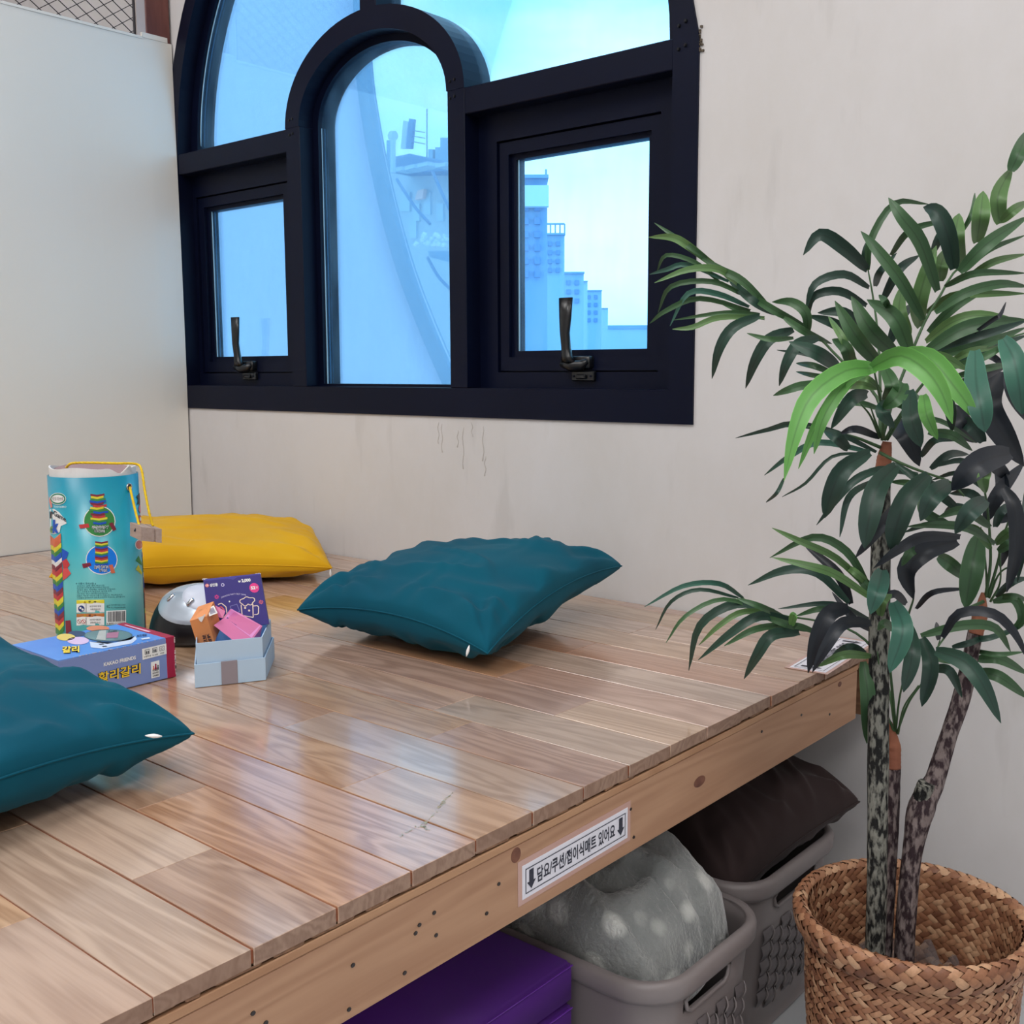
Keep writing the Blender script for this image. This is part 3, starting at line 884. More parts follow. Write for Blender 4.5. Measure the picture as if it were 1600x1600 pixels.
# ------------------------------------------------------------------ cushions
def fabric(name, c, dark, sheen=0.4, rough=.85):
    m = mat(name, c, rough, 0.16, noise_amt=0, color2=dark, noise_scale=5, bump=.25, bump_scale=9, sheen=sheen)
    return m
M_TEAL = fabric('teal_velvet', (0, 84, 104), (0, 72, 92), .04)
M_YEL = fabric('mustard_cotton', (216, 166, 26), (204, 150, 18), .1)
M_BROWN = fabric('dark_brown_cloth', (58, 46, 46), (48, 38, 38), .1)
M_ZIP = mat('zip_pull', (235, 235, 235), .4)

def pillow(name, C, H, lift, pinch, seed, m, floor=0.001, wr=.010, edge_sag=.0, cornersharp=2.2, parent=None, N=90, bot=.8, bellies=None, **k):
    """C: corners (u-,v-),(u+,v-),(u+,v+),(u-,v+) as world points"""
    C = [Vector(p) for p in C]
    sv = Vector((seed * 7.3, seed * 3.1, seed))
    def base(u, v):
        # edges drawn inward between the corners
        uu = u * (1 - pinch * (1 - v * v) ** 1.0 * abs(u) ** 2); vv = v * (1 - pinch * (1 - u * u) ** 1.0 * abs(v) ** 2)
        a = (1 - uu) / 2; c = (1 + uu) / 2; d = (1 - vv) / 2; e_ = (1 + vv) / 2
        p = C[0] * a * d + C[1] * c * d + C[2] * c * e_ + C[3] * a * e_
        s = sqrt(max(0, (1 - u * u) * (1 - v * v)))
        p.z += lift * s
        p.z += edge_sag * (1 - (u * v) ** 2) * (1 - s)
        return p, s
    def wrinkle(u, v):
        w_ = 0
        # gathers running in from the seams
        for (t, q, sg) in ((u, v, 1), (v, u, 2)):
            for side in (-1, 1):
                dd = 1 - q * side
                ph = noise.noise(Vector((t * 2.1 + side * 5, sg * 4 + dd * 1.2, seed * 1.7)))
                w_ += sin((t + .18 * dd * sg) * 15 + ph * 9 + seed) * math.exp(-dd / .42) * min(1, dd / .05) * (.4 + .6 * abs(ph) * 2)
        # long soft folds
        n1 = noise.noise(Vector((u * 1.6 + v * .9, v * 2.4 - u * .5, 0)) + sv)
        r1 = 1 - abs(noise.noise(Vector((u * 1.3 - v * .6, v * 2.7 + u * 1.1, 2)) + sv)) * 2.2
        return w_ * .55 + n1 * .9 + max(0, r1 - .45) * 1.3
    def wcorn(u, v):
        w_ = 0
        for su in (-1, 1):
            for sv_ in (-1, 1):
                dx = 1 - u * su; dy = 1 - v * sv_
                d = sqrt(dx * dx + dy * dy) + 1e-4
                th = math.atan2(dy, dx)
                w_ += sin(th * 9 + seed + su * 2 + sv_) * math.exp(-((d - .28) / .22) ** 2)
        return w_
    V = []; F = []
    def P(u, v, side):
        p, s = base(u, v)
        t = (s ** 0.72) * H * (1 if side > 0 else bot)
        n_ = wrinkle(u, v) * wr + wcorn(u, v) * wr * .8
        p.z += side * (t + n_ * min(1, s * 2.2))
        if p.z < floor: p.z = floor + 0.0004 * (u + 1)
        return p
    g = {}
    for side in (1, -1):
        for i in range(N + 1):
            for j in range(N + 1):
                if side < 0 and (i in (0, N) or j in (0, N)):
                    g[(side, i, j)] = g[(1, i, j)]; continue
                u = sin((i / N - .5) * pi) * .5 + (i / N - .5); v = sin((j / N - .5) * pi) * .5 + (j / N - .5)
                g[(side, i, j)] = len(V); V.append(P(u, v, side))
        for i in range(N):
            for j in range(N):
                q = [g[(side, i, j)], g[(side, i + 1, j)], g[(side, i + 1, j + 1)], g[(side, i, j + 1)]]
                F.append(tuple(q if side > 0 else q[::-1]))
    b = MB(); b.add(V, F)
    o = b.build(name, m, parent, smooth=True, **k)
    # seam piping
    E_ = []
    for i in range(N): E_.append(V[g[(1, i, 0)]])
    for j in range(N): E_.append(V[g[(1, N, j)]])
    for i in range(N, 0, -1): E_.append(V[g[(1, i, N)]])
    for j in range(N, 0, -1): E_.append(V[g[(1, 0, j)]])
    sm = MB(); sm.tube([p + Vector((0, 0, .0003)) for p in E_] + [E_[0]], .0013, 6)
    sm.build('seam', m, o, smooth=True)
    return o
def zip_tab(p, d, parent):
    d = Vector(d).normalized() * .008
    p = Vector(p)
    b = MB(); b.tube([p - d, p - d * .5, p, p + d * .6, p + d], [.0006, .0018, .0023, .0015, .0004], 8)
    b.build('zip_pull', M_ZIP, parent, smooth=True)

# middle teal cushion
tm = pillow('cushion', [(-1.345, 1.050, .048), (-.972, 1.082, .034), (-1.045, 1.508, .088), (-1.43, 1.47, .05)], .060, .012, .05, 3.2, M_TEAL, edge_sag=.022, wr=.0095, bot=1.1,
       label='teal velvet cushion lying in the middle of the platform near the window wall', cat='cushion', group=None)
zip_tab(px(731, 1017, (Vector((-.985, 1.085, .04)) - CAM).dot(_fw) - .012), (.1, .3, 1), tm)
# front teal cushion cut by the left edge of the picture
tf = pillow('cushion', [(-1.32, .14, .075), (-.88, .18, .045), (-.978, .622, .040), (-1.338, .566, .074)], .050, .010, .07, 5.9, M_TEAL, edge_sag=.020, wr=.010, bot=1.2,
       label='teal velvet cushion nearest the viewer at the left, beside the board game box', cat='cushion')
zip_tab(px(240, 1150, (Vector((-.955, .565, .055)) - CAM).dot(_fw) - .022), (-.5, -.8, .15), tf)
# yellow cushion
ye = pillow('cushion', [(-1.96, .955, .04), (-1.672, 1.395, .028), (-1.96, 1.585, .05), (-2.36, 1.22, .045)], .052, .016, .03, 8.3, M_YEL, edge_sag=.012, wr=.007, bot=1.1,
       label='mustard yellow cushion lying in the far corner behind the striped game tin', cat='cushion')
zip_tab((-1.665, 1.385, .02), (0, 0, 1), ye)
# ------------------------------------------------------------------ block-game tin with printed wrap
TC = Vector((-1.608, .8635, 0)); TR = .0672; TH = .262
M_WRAP = mat('printed_teal_wrap', (12, 148, 172), 0.3, 0.6)
# the print runs from deep turquoise at the top to pale green lower down (printed gradient)
n, bb_ = nodes_of(M_WRAP)
tcn = n.nodes.new('ShaderNodeTexCoord'); sp = n.nodes.new('ShaderNodeSeparateXYZ'); rr = n.nodes.new('ShaderNodeValToRGB')
mr = n.nodes.new('ShaderNodeMapRange'); mr.inputs['From Max'].default_value = TH
n.links.new(tcn.outputs['Object'], sp.inputs[0]); n.links.new(sp.outputs['Z'], mr.inputs[0]); n.links.new(mr.outputs[0], rr.inputs[0]); n.links.new(rr.outputs[0], bb_.inputs['Base Color'])
rr.color_ramp.elements[0].color = lin((44, 150, 158)); rr.color_ramp.elements[1].color = lin((0, 132, 160))
e = rr.color_ramp.elements.new(.3); e.color = lin((104, 182, 178))
e = rr.color_ramp.elements.new(.62); e.color = lin((40, 160, 176))
M_CARD = mat('white_card', (220, 218, 216), 0.7, 0.2, noise_amt=.05, noise_scale=30)
M_CARDIN = mat('grey_pink_card', (150, 126, 128), 0.8, 0.2)
M_ROPE = mat('yellow_cord', (240, 206, 40), 0.6, 0.3, color2=(222, 176, 20), noise_scale=160)
M_BLOCKW = mat('pale_wood_block', (176, 156, 144), 0.7, 0.2, color2=(160, 138, 126), noise_scale=20, stretch=(1, 8, 8))
INK = {}
def ink(c):
    k = 'ink_%d_%d_%d' % c
    return mat(k, c, 0.45, 0.4)
NT = 64
tin = empty('block_game_tin', TC, label='tall turquoise cylinder tin of a block game with yellow cord handle', cat='tin')
def ring(r, z, nn=NT, c=TC, wob=0, sq=1.0):
    return [Vector((c.x + r * (1 + wob * sin(3 * t + 1)) * cos(t), c.y + r * (1 + wob * sin(3 * t + 1)) * sin(t), z)) for t in [2 * pi * i / nn for i in range(nn)]]
b = MB(); b.loft([ring(TR, .0015), ring(TR, TH), ring(TR - .0015, TH), ring(TR - .0015, .004)], cap0=False); b.add(ring(TR, .0015), [tuple(range(NT))[::-1]])
b.build('printed_wrap', M_WRAP, tin, smooth=False)
for p_ in bpy.data.objects['printed_wrap'].data.polygons: p_.use_smooth = len(p_.vertices) == 4 and abs(p_.normal.z) < .5
# white inner tube, torn along the rim
b = MB(); top = []
r9 = random.Random(5)
ang_cam = math.atan2(-TC.y, -TC.x)   # direction of the viewer
for i in range(NT):
    t = 2 * pi * i / NT
    d = (t - ang_cam + pi) % (2 * pi) - pi
    z = TH + .013 + .0015 * sin(5 * t)
    if .35 < d < .95: z = TH + .013 - .011 * (1 - abs(d - .65) / .3)  # torn notch toward the right
    if 1.0 < d < 1.35: z = TH + .006 + r9.uniform(0, .007)
    top.append(z)
o1 = [Vector((TC.x + (TR - .003) * cos(2 * pi * i / NT), TC.y + (TR - .003) * sin(2 * pi * i / NT), TH - .02)) for i in range(NT)]
o2 = [Vector((TC.x + (TR - .003) * cos(2 * pi * i / NT), TC.y + (TR - .003) * sin(2 * pi * i / NT), top[i])) for i in range(NT)]
i2 = [Vector((TC.x + (TR - .0055) * cos(2 * pi * i / NT), TC.y + (TR - .0055) * sin(2 * pi * i / NT), top[i])) for i in range(NT)]
i1 = [Vector((v.x, v.y, .01)) for v in i2]
b.loft([o1, o2, i2, i1]); b.build('inner_tube', M_CARD, tin)
# dented lid disc sunk into the mouth
b = MB(); rr_ = []
for k in range(7):
    r = (TR - .006) * (1 - k / 6.5)
    rr_.append([Vector((TC.x + r * cos(t), TC.y + r * sin(t), TH + .004 + .010 * sin(t - 1.2) * (1 - k / 7) - .006 * (k / 6))) for t in [2 * pi * i / NT for i in range(NT)]])
b.loft(rr_, cap1=True); b.build('lid', M_CARDIN, tin)

def on_tin(x, y, lift=.0005):
    """point of the tin's printed wall seen at a photo pixel"""
    d = ray(x, y); R = TR + lift
    ox, oy = CAM.x - TC.x, CAM.y - TC.y
    A = d.x ** 2 + d.y ** 2; B = 2 * (ox * d.x + oy * d.y); Cc = ox * ox + oy * oy - R * R
    D = B * B - 4 * A * Cc
    if D < 0: D = 0
    s = (-B - sqrt(D)) / (2 * A)
    p = CAM + d * s
    q = Vector((p.x - TC.x, p.y - TC.y, 0)).normalized() * R
    return Vector((TC.x + q.x, TC.y + q.y, p.z))
def subdivide_poly(P, n=3):
    out = []
    for i in range(len(P)):
        a, c = P[i], P[(i + 1) % len(P)]
        for k in range(n): out.append((a[0] + (c[0] - a[0]) * k / n, a[1] + (c[1] - a[1]) * k / n))
    return out
def print_poly(fn, P, m, name, parent, lift=.0005, fan=True, seg=2):
    P = subdivide_poly(P, seg)
    cx_ = sum(p[0] for p in P) / len(P); cy_ = sum(p[1] for p in P) / len(P)
    V = [fn(x, y, lift) for x, y in P] + [fn((x + cx_) / 2, (y + cy_) / 2, lift) for x, y in P] + [fn(cx_, cy_, lift)]
    nn = len(P); F = []
    for i in range(nn):
        j = (i + 1) % nn
        F.append((i, j, nn + j, nn + i)); F.append((nn + i, nn + j, 2 * nn))
    bb = MB(); bb.add(V, F); return bb.build(name, m, parent)
def circle(cx_, cy_, rx, ry=None, n=24):
    ry = ry or rx
    return [(cx_ + rx * cos(2 * pi * i / n), cy_ + ry * sin(2 * pi * i / n)) for i in range(n)]
def rect(x0, y0, x1, y1, sk=0.0):
    return [(x0, y0), (x1, y0 + sk), (x1, y1 + sk), (x0, y1)]
def print_text(fn, body, x0, y0, x1, y1, m, name, parent, lift=.0008, off=.0, slope=0.0, shear=0):
    """text printed in the pixel rectangle x0..x1, y0 (top)..y1 (bottom)"""
    vs, fs = fit_text(body, x0, -y1, x1, -y0, off, shear)
    bb = MB(); bb.add([fn(v.x, -v.y + slope * (v.x - x0), lift) for v in vs], fs); return bb.build(name, m, parent)
W_, K_, RED, GRN, BLU, YLW, ORG, MAR = ink((236, 238, 236)), ink((34, 40, 52)), ink((196, 62, 66)), ink((60, 140, 70)), ink((30, 86, 190)), ink((226, 214, 60)), ink((214, 112, 78)), ink((128, 44, 62))
BRB, SKY = ink((20, 130, 235)), ink((120, 190, 200))
def block_stack(cx_, y0, y1, w_, messy, parent):
    cols = [MAR, YLW, GRN, BLU, MAR, RED, YLW, GRN, BLU, MAR, RED, YLW, GRN, BLU]
    n_ = len(cols); h = (y1 - y0) / n_
    q = random.Random(int(cx_ * 10))
    for i in range(n_):
        dx = q.uniform(-2.4, 2.4) if messy else q.uniform(-.4, .4); ext = q.uniform(-1, 3) if messy else 0
        yy = y0 + i * h
        print_poly(on_tin, [(cx_ - w_ + dx - (ext if i % 2 else 0), yy + .6), (cx_ + dx, yy + 2.2), (cx_ + w_ + dx + ext, yy), (cx_ + w_ + dx + ext, yy + h), (cx_ + dx, yy + h + 2.2), (cx_ - w_ + dx - (ext if i % 2 else 0), yy + h + .6)], cols[i], 'printed_block', tin, .0011 + .00002 * i, seg=1)
# green disc + messy tower, blue disc + tidy tower
print_poly(on_tin, circle(155.3, 814.5, 25.2, 24.2), W_, 'printed_ring', tin, .0005)
print_poly(on_tin, circle(155.3, 814.5, 23.8, 22.8), GRN, 'printed_disc', tin, .0007)
print_poly(on_tin, circle(158.8, 874.5, 25, 23.4), W_, 'printed_ring', tin, .0005)
print_poly(on_tin, circle(158.8, 874.5, 23.6, 22), BRB, 'printed_disc', tin, .0007)
block_stack(154, 771, 818, 10.5, True, tin)
block_stack(158.5, 845, 882, 10, False, tin)
print_poly(on_tin, [(123, 820), (138, 818), (140, 824), (125, 826)], RED, 'printed_block', tin, .0009)
print_poly(on_tin, [(170, 818), (176, 816), (182, 827), (177, 830)], MAR, 'printed_block', tin, .0009)
print_poly(on_tin, [(128, 881), (141, 879), (143, 884), (130, 888)], MAR, 'printed_block', tin, .0009)
print_poly(on_tin, [(170, 883), (176, 882), (180, 895), (174, 896)], ORG, 'printed_block', tin, .0009)
for t_, a in (('무너지지않게', (143, 821, 170, 827)), ('빼세요!', (147, 827, 164, 832.5)), ('높이 쌓아요', (147, 883, 170, 889)), ('즐겨요', (155, 889, 168, 894))):
    print_text(on_tin, t_, *a, W_, 'lettering', tin, .0016, .09)
    print_text(on_tin, t_, *a, K_, 'lettering', tin, .0019, .0)
# instructions
print_text(on_tin, '※ 사용시 주의사항 ※', 118.5, 910, 150, 913.6, ink((10, 66, 84)), 'lettering', tin, slope=.01)
for i, (s_, x1) in enumerate((('· 던지거나 입에 넣지 마십시오.', 164), ('· 모서리에 다치지 않도록 주의하여 주십시오.', 171), ('· 본래의 용도 이외에는 사용하지 마십시오.', 181), ('· 화기 근처에 두지 마십시오. 습기에 주의', 174), ('· 사용 후에는 반드시 정리하여 보관하십시오.', 169), ('· 제품의 색상은 사진과 다를 수 있습니다. 확인하십시오.', 192), ('· 구성품을 잃어버리지 않도록 주의하여 주십시오. 감사합니다', 195))):
    yy = 914.6 + i * 3.1
    print_text(on_tin, s_, 118.5, yy, x1, yy + 2.5, ink((10, 66, 84)), 'lettering', tin, slope=-.03)
# warning panels
for (y0, y1, cT) in ((938, 957.5, YLW), (959, 977.5, ink((190, 118, 62)))):
    print_poly(on_tin, rect(119.5, y0, 163, y1, -.9), W_, 'printed_label', tin, .0006)
    print_poly(on_tin, rect(119.5, y0, 163, y0 + 5.4, -.9), cT, 'printed_label_band', tin, .0009)
    print_poly(on_tin, [(130, y0 + 4.6), (135, y0 + 4.5), (132.5, y0 + .7)], ink((180, 150, 30)), 'printed_triangle', tin, .0011, seg=1)
    print_text(on_tin, '주   의' if y0 < 950 else '경   고', 138, y0 + 1, 150, y0 + 4.2, K_, 'lettering', tin, .0012, .02, slope=-.02)
    print_text(on_tin, '보호자와 함께' if y0 < 950 else '3세 미만 사용금지', 140, y0 + 8, 157.5, y0 + 11, K_, 'lettering', tin, .0009, slope=-.02)
    print_text(on_tin, '사용하십시오' if y0 < 950 else '입에 넣지 마시오', 141, y0 + 12.5, 157, y0 + 15.4, K_, 'lettering', tin, .0009, slope=-.02)
    print_poly(on_tin, rect(134.3, y0 + 6, 134.9, y1 - .4, 0), K_, 'printed_line', tin, .0009, seg=1)
print_poly(on_tin, circle(127, 951, 5, 4.9), ink((36, 62, 122)), 'printed_symbol', tin, .0009)
print_poly(on_tin, circle(125.6, 950, 1.7), W_, 'printed_symbol', tin, .0012); print_poly(on_tin, circle(129, 952.3, 1.7), W_, 'printed_symbol', tin, .0012)
for cx_, c_ in ((123.6, ink((150, 80, 80))), (130.4, RED)):
    print_poly(on_tin, circle(cx_, 971, 3.3), c_, 'printed_symbol', tin, .0009); print_poly(on_tin, circle(cx_, 971, 2.6), W_, 'printed_symbol', tin, .0011)
    print_poly(on_tin, [(cx_ - 2.2, 969), (cx_ - 1.4, 968.4), (cx_ + 2.2, 973), (cx_ + 1.4, 973.6)], c_, 'printed_symbol', tin, .0013, seg=1)
print_text(on_tin, 'KC', 167, 945, 172, 950, K_, 'lettering', tin, .0009, slope=-.02)
print_text(on_tin, '(주)토이 제조국 MADE IN CHINA', 173, 944.2, 196, 947, K_, 'lettering', tin, .0009, slope=-.02)
print_text(on_tin, 'TEL 고객상담 031-000-0000', 173, 948, 196, 950.6, K_, 'lettering', tin, .0009, slope=-.02)
print_poly(on_tin, rect(166, 954.5, 197, 976.5, -1.6), W_, 'printed_label', tin, .0006)
x = 168.6; q = random.Random(2); bb = MB()
while x < 195.5:
    ww = q.choice((.4, .55, .9)); P = [(x, 956), (x + ww, 956), (x + ww, 972), (x, 972)]
    bb.add([on_tin(a, c - 1.6 * (a - 166) / 31, .0009) for a, c in P], [(0, 1, 2, 3)]); x += ww + q.choice((.4, .6, .8))
bb.build('barcode', K_, tin, kind='stuff')
print_text(on_tin, '8 809512 310465', 166.8, 973.4, 195.5, 976, K_, 'lettering', tin, .0009, slope=-.05)
# left flank: pill badge, cut title, tower picture
print_poly(on_tin, circle(90.5, 779.4, 12.8, 9.4), W_, 'printed_badge', tin, .0005)
print_poly(on_tin, circle(90.5, 779.4, 11.8, 8.5), ink((30, 130, 100)), 'printed_badge', tin, .0007)
print_poly(on_tin, circle(90.3, 779.4, 10, 6.2), W_, 'printed_badge', tin, .0009)
print_text(on_tin, '토도리브로', 81.5, 776.5, 99, 782.4, ink((90, 60, 80)), 'lettering', tin, .0012)
print_text(on_tin, 'TODOLIBRO', 84, 790.6, 103.5, 793.4, W_, 'lettering', tin, .0012)
print_poly(on_tin, [(77.5, 796), (84, 795), (92, 800), (103, 813), (104, 818), (95, 822), (93, 832), (84, 835), (79, 833)], W_, 'printed_title_ground', tin, .0005, seg=1)
print_poly(on_tin, [(76.4, 776), (80, 782), (82, 792), (79.5, 794), (76.8, 784)], ink((226, 130, 120)), 'printed_ribbon', tin, .0006, seg=1)
print_text(on_tin, 'r', 77.6, 799, 83, 810, K_, 'lettering', tin, .0012, .05)
print_text(on_tin, 'Game', 83.5, 797, 103, 805, K_, 'lettering', tin, .0012, .02, slope=.55)
print_text(on_tin, 'c', 78, 822, 82.5, 833, ink((110, 150, 70)), 'lettering', tin, .0012, .05, shear=.1)
print_text(on_tin, 'k', 81.5, 812, 91.5, 833, BLU, 'lettering', tin, .0012, .06, shear=.1)
sc = [ORG, YLW, GRN, BLU, W_, MAR, RED, YLW, GRN, BLU, MAR, RED, YLW, GRN, BLU, MAR, RED, YLW, GRN]
y = 836.0; i = 0
while y < 985:
    h = 15 if i == 0 else (7.0 if i % 3 else 9.0)
    xl = 78.5 + (y - 836) * .058; xm = xl + 6; xr = min(95 + (y - 836) * .04, 99.8)
    print_poly(on_tin, [(xl, y), (xm, y + 6), (xr, y - 3), (xr, y + h - 3), (xm, y + h + 6), (xl, y + h)], sc[i % len(sc)], 'printed_block', tin, .0010, seg=1)
    y += h; i += 1
for P, m_ in (([(97, 857), (107, 863), (104, 872), (97, 878)], BLU), ([(97, 876), (104, 873), (109, 882), (105, 888), (99, 888)], RED), ([(98, 889), (105, 887), (111, 896), (104, 903), (98, 907)], ink((216, 84, 84))), ([(102, 970), (110, 969), (112, 990), (103, 992)], MAR)):
    print_poly(on_tin, P, m_, 'printed_block', tin, .0008, seg=1)
# right flank
print_poly(on_tin, [(213.5, 775), (218, 770), (219.5, 778), (221.5, 783), (219, 790), (217, 787), (214, 789), (216, 781)], K_, 'printed_burst', tin, .0008, seg=1)
print_poly(on_tin, circle(219.3, 795, 2.6, 6), ink((226, 120, 140)), 'printed_badge', tin, .0008)
print_poly(on_tin, rect(216.5, 805, 222, 817), RED, 'printed_badge', tin, .0008); print_poly(on_tin, circle(219.6, 811, 1.4, 3), W_, 'printed_badge', tin, .0012)
print_poly(on_tin, circle(217.5, 851, 6.5, 8), W_, 'printed_cloud', tin, .0005); print_poly(on_tin, circle(217.6, 851, 5.2, 6.6), ink((216, 120, 110)), 'printed_cloud', tin, .0008)
for i, (y0, m_) in enumerate(((868, GRN), (882, YLW))):
    print_poly(on_tin, [(212, y0 + 8), (216.5, y0), (222, y0 + 12), (221.5, y0 + 16)], m_, 'printed_block', tin, .0008, seg=1)
for i, y0 in enumerate(range(862, 975, 8)):
    print_poly(on_tin, rect(222.3 + (y0 - 862) * .045, y0, 225.0 + (y0 - 862) * .042, y0 + 8), sc[(i * 5 + 3) % len(sc)], 'printed_block', tin, .0007, seg=1)
# grommet, cord and wooden toggle
gp = on_tin(202, 761, .001); gn = Vector((gp.x - TC.x, gp.y - TC.y, 0)).normalized()
def torus(c, nrm, R, r, m, name, parent, n=20):
    a = Vector(nrm).orthogonal().normalized(); b2 = Vector(nrm).normalized().cross(a)
    P = [c + (a * cos(2 * pi * i / n) + b2 * sin(2 * pi * i / n)) * R for i in range(n + 1)]
    bb = MB(); bb.tube(P, r, 6); return bb.build(name, m, parent, smooth=True)
torus(gp, gn, .0052, .0014, mat('metal_eyelet', (190, 190, 190), .25, metallic=.9), 'eyelet', tin)
bb = MB(); A = [gp + (gn.orthogonal().normalized() * cos(t) + gn.cross(gn.orthogonal().normalized()) * sin(t)) * .0048 for t in [2 * pi * i / 16 for i in range(16)]]
bb.add(A + [gp + gn * .0002], [(i, (i + 1) % 16, 16) for i in range(16)]); bb.build('eyelet_hole', K_, tin)
dC = (gp - CAM).dot(_fw)
def cord(P, name='cord'):
    C_ = catmull(P, 70)
    bb = MB(); # twisted: two strands
    for ph in (0, pi / 2 * 1.33, pi * 1.33):
        L_ = []
        for i, p in enumerate(C_):
            t = (C_[min(i + 1, 69)] - C_[max(i - 1, 0)]).normalized(); a = t.cross(_fw).normalized(); b2 = t.cross(a)
            th = i * 1.15 + ph
            L_.append(p + (a * cos(th) + b2 * sin(th)) * .0009)
        bb.tube(L_, .0013, 5)
    return bb.build(name, M_ROPE, tin, smooth=True)
dT = dC
zr = TH + .016
pL = px(104, 728, dT + .03); 
cord([px(103, 731, dT + .035), px(112, 724, dT + .01), px(140, 723, dT - .02), px(180, 724, dT - .02), px(212, 725, dT + .0), px(221, 734, dT - .004), px(226, 765, dT - .01), px(233, 800, dT - .016), px(239, 822, dT - .016)], 'cord')
cord([gp + gn * .001, px(207, 779, dC - .012), px(212, 800, dC - .022), px(218, 823, dC - .03)], 'cord')
# toggle: grooved pale block
c0 = px(228, 832, dC - .026)
ex = RT * .0115 - UP * .0035 - _fw * .009; ey = RT * .0118 - UP * .002 + _fw * .012; ez = UP * .0105
def tbox(bb, a0, a1, s_=1.0):
    vs = [c0 + ex * x * s_ + ey * y + ez * z * s_ for x in (-1, 1) for y in (a0, a1) for z in (-1, 1)]
    bb.add(vs, [(0, 1, 3, 2), (4, 6, 7, 5), (0, 4, 5, 1), (2, 3, 7, 6), (0, 2, 6, 4), (1, 5, 7, 3)])
bb = MB(); tbox(bb, -1, .25); tbox(bb, .25, .45, .86); tbox(bb, .45, 1)
tg = fix_normals(bb.build('wooden_toggle', M_BLOCKW, tin))
hp = c0 - ey * 1.01 - ex * .1 + ez * .2
bb = MB(); bb.tube([hp, hp + ey * .1], .0030, 12); bb.build('toggle_hole', K_, tg)

# ------------------------------------------------------------------ board game box
bx = {'x1': -1.3085, 'x0': -1.436, 'y1': .808, 'y0': .642, 'h': .058}
M_BOXB = mat('periwinkle_print', (122, 142, 196), 0.42, 0.5); M_BOXT = mat('sky_blue_print', (96, 152, 226), 0.4, 0.5, color2=(80, 134, 218), noise_scale=12)
M_BOXR = mat('crimson_print', (160, 22, 62), 0.45, 0.5)
gb = empty('board_game_box', (-1.372, .72, 0), label='flat periwinkle blue board game box with crimson end and yellow Korean title', cat='box')
bb = MB(); bb.box((bx['x0'], bx['y0'], .0008), (bx['x1'], bx['y1'], bx['h'] - .0006), bev=.0008); bb.build('carton', M_BOXB, gb)
MB().box((bx['x0'] + .0004, bx['y0'], bx['h'] - .0009), (bx['x1'] - .0003, bx['y1'] - .0135, bx['h'])).build('top_panel', M_BOXT, gb)
bb = MB(); bb.box((bx['x0'] - .0004, bx['y1'] - .013, .0006), (bx['x1'] + .0005, bx['y1'] + .0006, bx['h'] + .0003), bev=.0006); bb.build('end_cap', M_BOXR, gb)
M_SCUFF = mat('torn_card', (206, 188, 186), .9)
bb = MB(); q = random.Random(8)
for i in range(22):
    z = q.uniform(.003, .055); s = q.uniform(.0006, .0018); bb.box((bx['x1'] - s * .2, bx['y1'] - s * .6, z), (bx['x1'] + .0009, bx['y1'] + .001, z + s * 1.6))
for i in range(26):
    y_ = q.uniform(.66, .80); s = q.uniform(.0004, .0009); bb.box((bx['x1'] - s, y_, bx['h'] - s * .3), (bx['x1'] + .0005, y_ + s * 2.4, bx['h'] + .0003))
bb.build('scuffed_edge', M_SCUFF, gb, kind='stuff')
def on_bf(x, y, l): p = px_x(x, y, bx['x1']); return p + Vector((l, 0, 0))
def on_bt(x, y, l): p = px_z(x, y, bx['h']); return p + Vector((0, 0, l))
# front face print
print_text(on_bf, 'KAKAO FRIENDS', 161.8, 1035.4, 212, 1041.2, W_, 'lettering', gb, .0006, .035, slope=-.225)
for off, m_, l in ((.062, K_, .0006), (.014, ink((246, 208, 52)), .0010)):
    print_text(on_bf, '할리갈리', 153.5 - (1 if off > .05 else 0), 1051, 219, 1067.5, m_, 'lettering', gb, l, off, slope=-.235)
print_poly(on_bf, [(221.5, 1014), (259.5, 1005.2), (260, 1021.6), (222.4, 1031)], W_, 'printed_label', gb, .0005)
for cx_ in (229.5, 241.3, 252.5):
    sl = -(cx_ - 229.5) * .23
    P = [(cx_ - 3.6, 1014.6 + sl + .8), (cx_ + 3.6, 1014.6 + sl - .8), (cx_ + 3.7, 1022 + sl - .8), (cx_ - 3.5, 1022 + sl + .8)]
    print_poly(on_bf, P, K_, 'printed_icon', gb, .0008, seg=1)
    print_poly(on_bf, [(cx_ + (a - cx_) * .82, 1018.3 + sl + (c - 1018.3 - sl) * .82) for a, c in P], W_, 'printed_icon', gb, .0010, seg=1)
for cx_, sl in ((228.2, 0), (231, -.5), (240, -2.8), (242.6, -3.1)):
    print_poly(on_bf, [(cx_ - 1, 1021.2 + sl), (cx_ - .8, 1017.6 + sl), (cx_, 1016.4 + sl), (cx_ + .8, 1017.6 + sl), (cx_ + 1, 1021 + sl)], K_, 'printed_icon', gb, .0013, seg=1)
print_poly(on_bf, circle(252.5, 1013.2, 1.9), K_, 'printed_icon', gb, .0012); print_poly(on_bf, circle(252.5, 1013.2, 1.3), W_, 'printed_icon', gb, .0014)
print_text(on_bf, '6세이상', 224.4, 1025, 235.5, 1027.6, K_, 'lettering', gb, .0010, .01, slope=-.2)
print_text(on_bf, '2~6명', 237.5, 1022.4, 246, 1024.8, K_, 'lettering', gb, .0010, .01, slope=-.2)
print_text(on_bf, '15분', 249.6, 1019.4, 256, 1022, K_, 'lettering', gb, .0010, .01, slope=-.2)
print_poly(on_bf, [(235.4, 1034.8), (248.6, 1031.4), (249.2, 1056.8), (236.2, 1060)], W_, 'printed_label', gb, .0005)
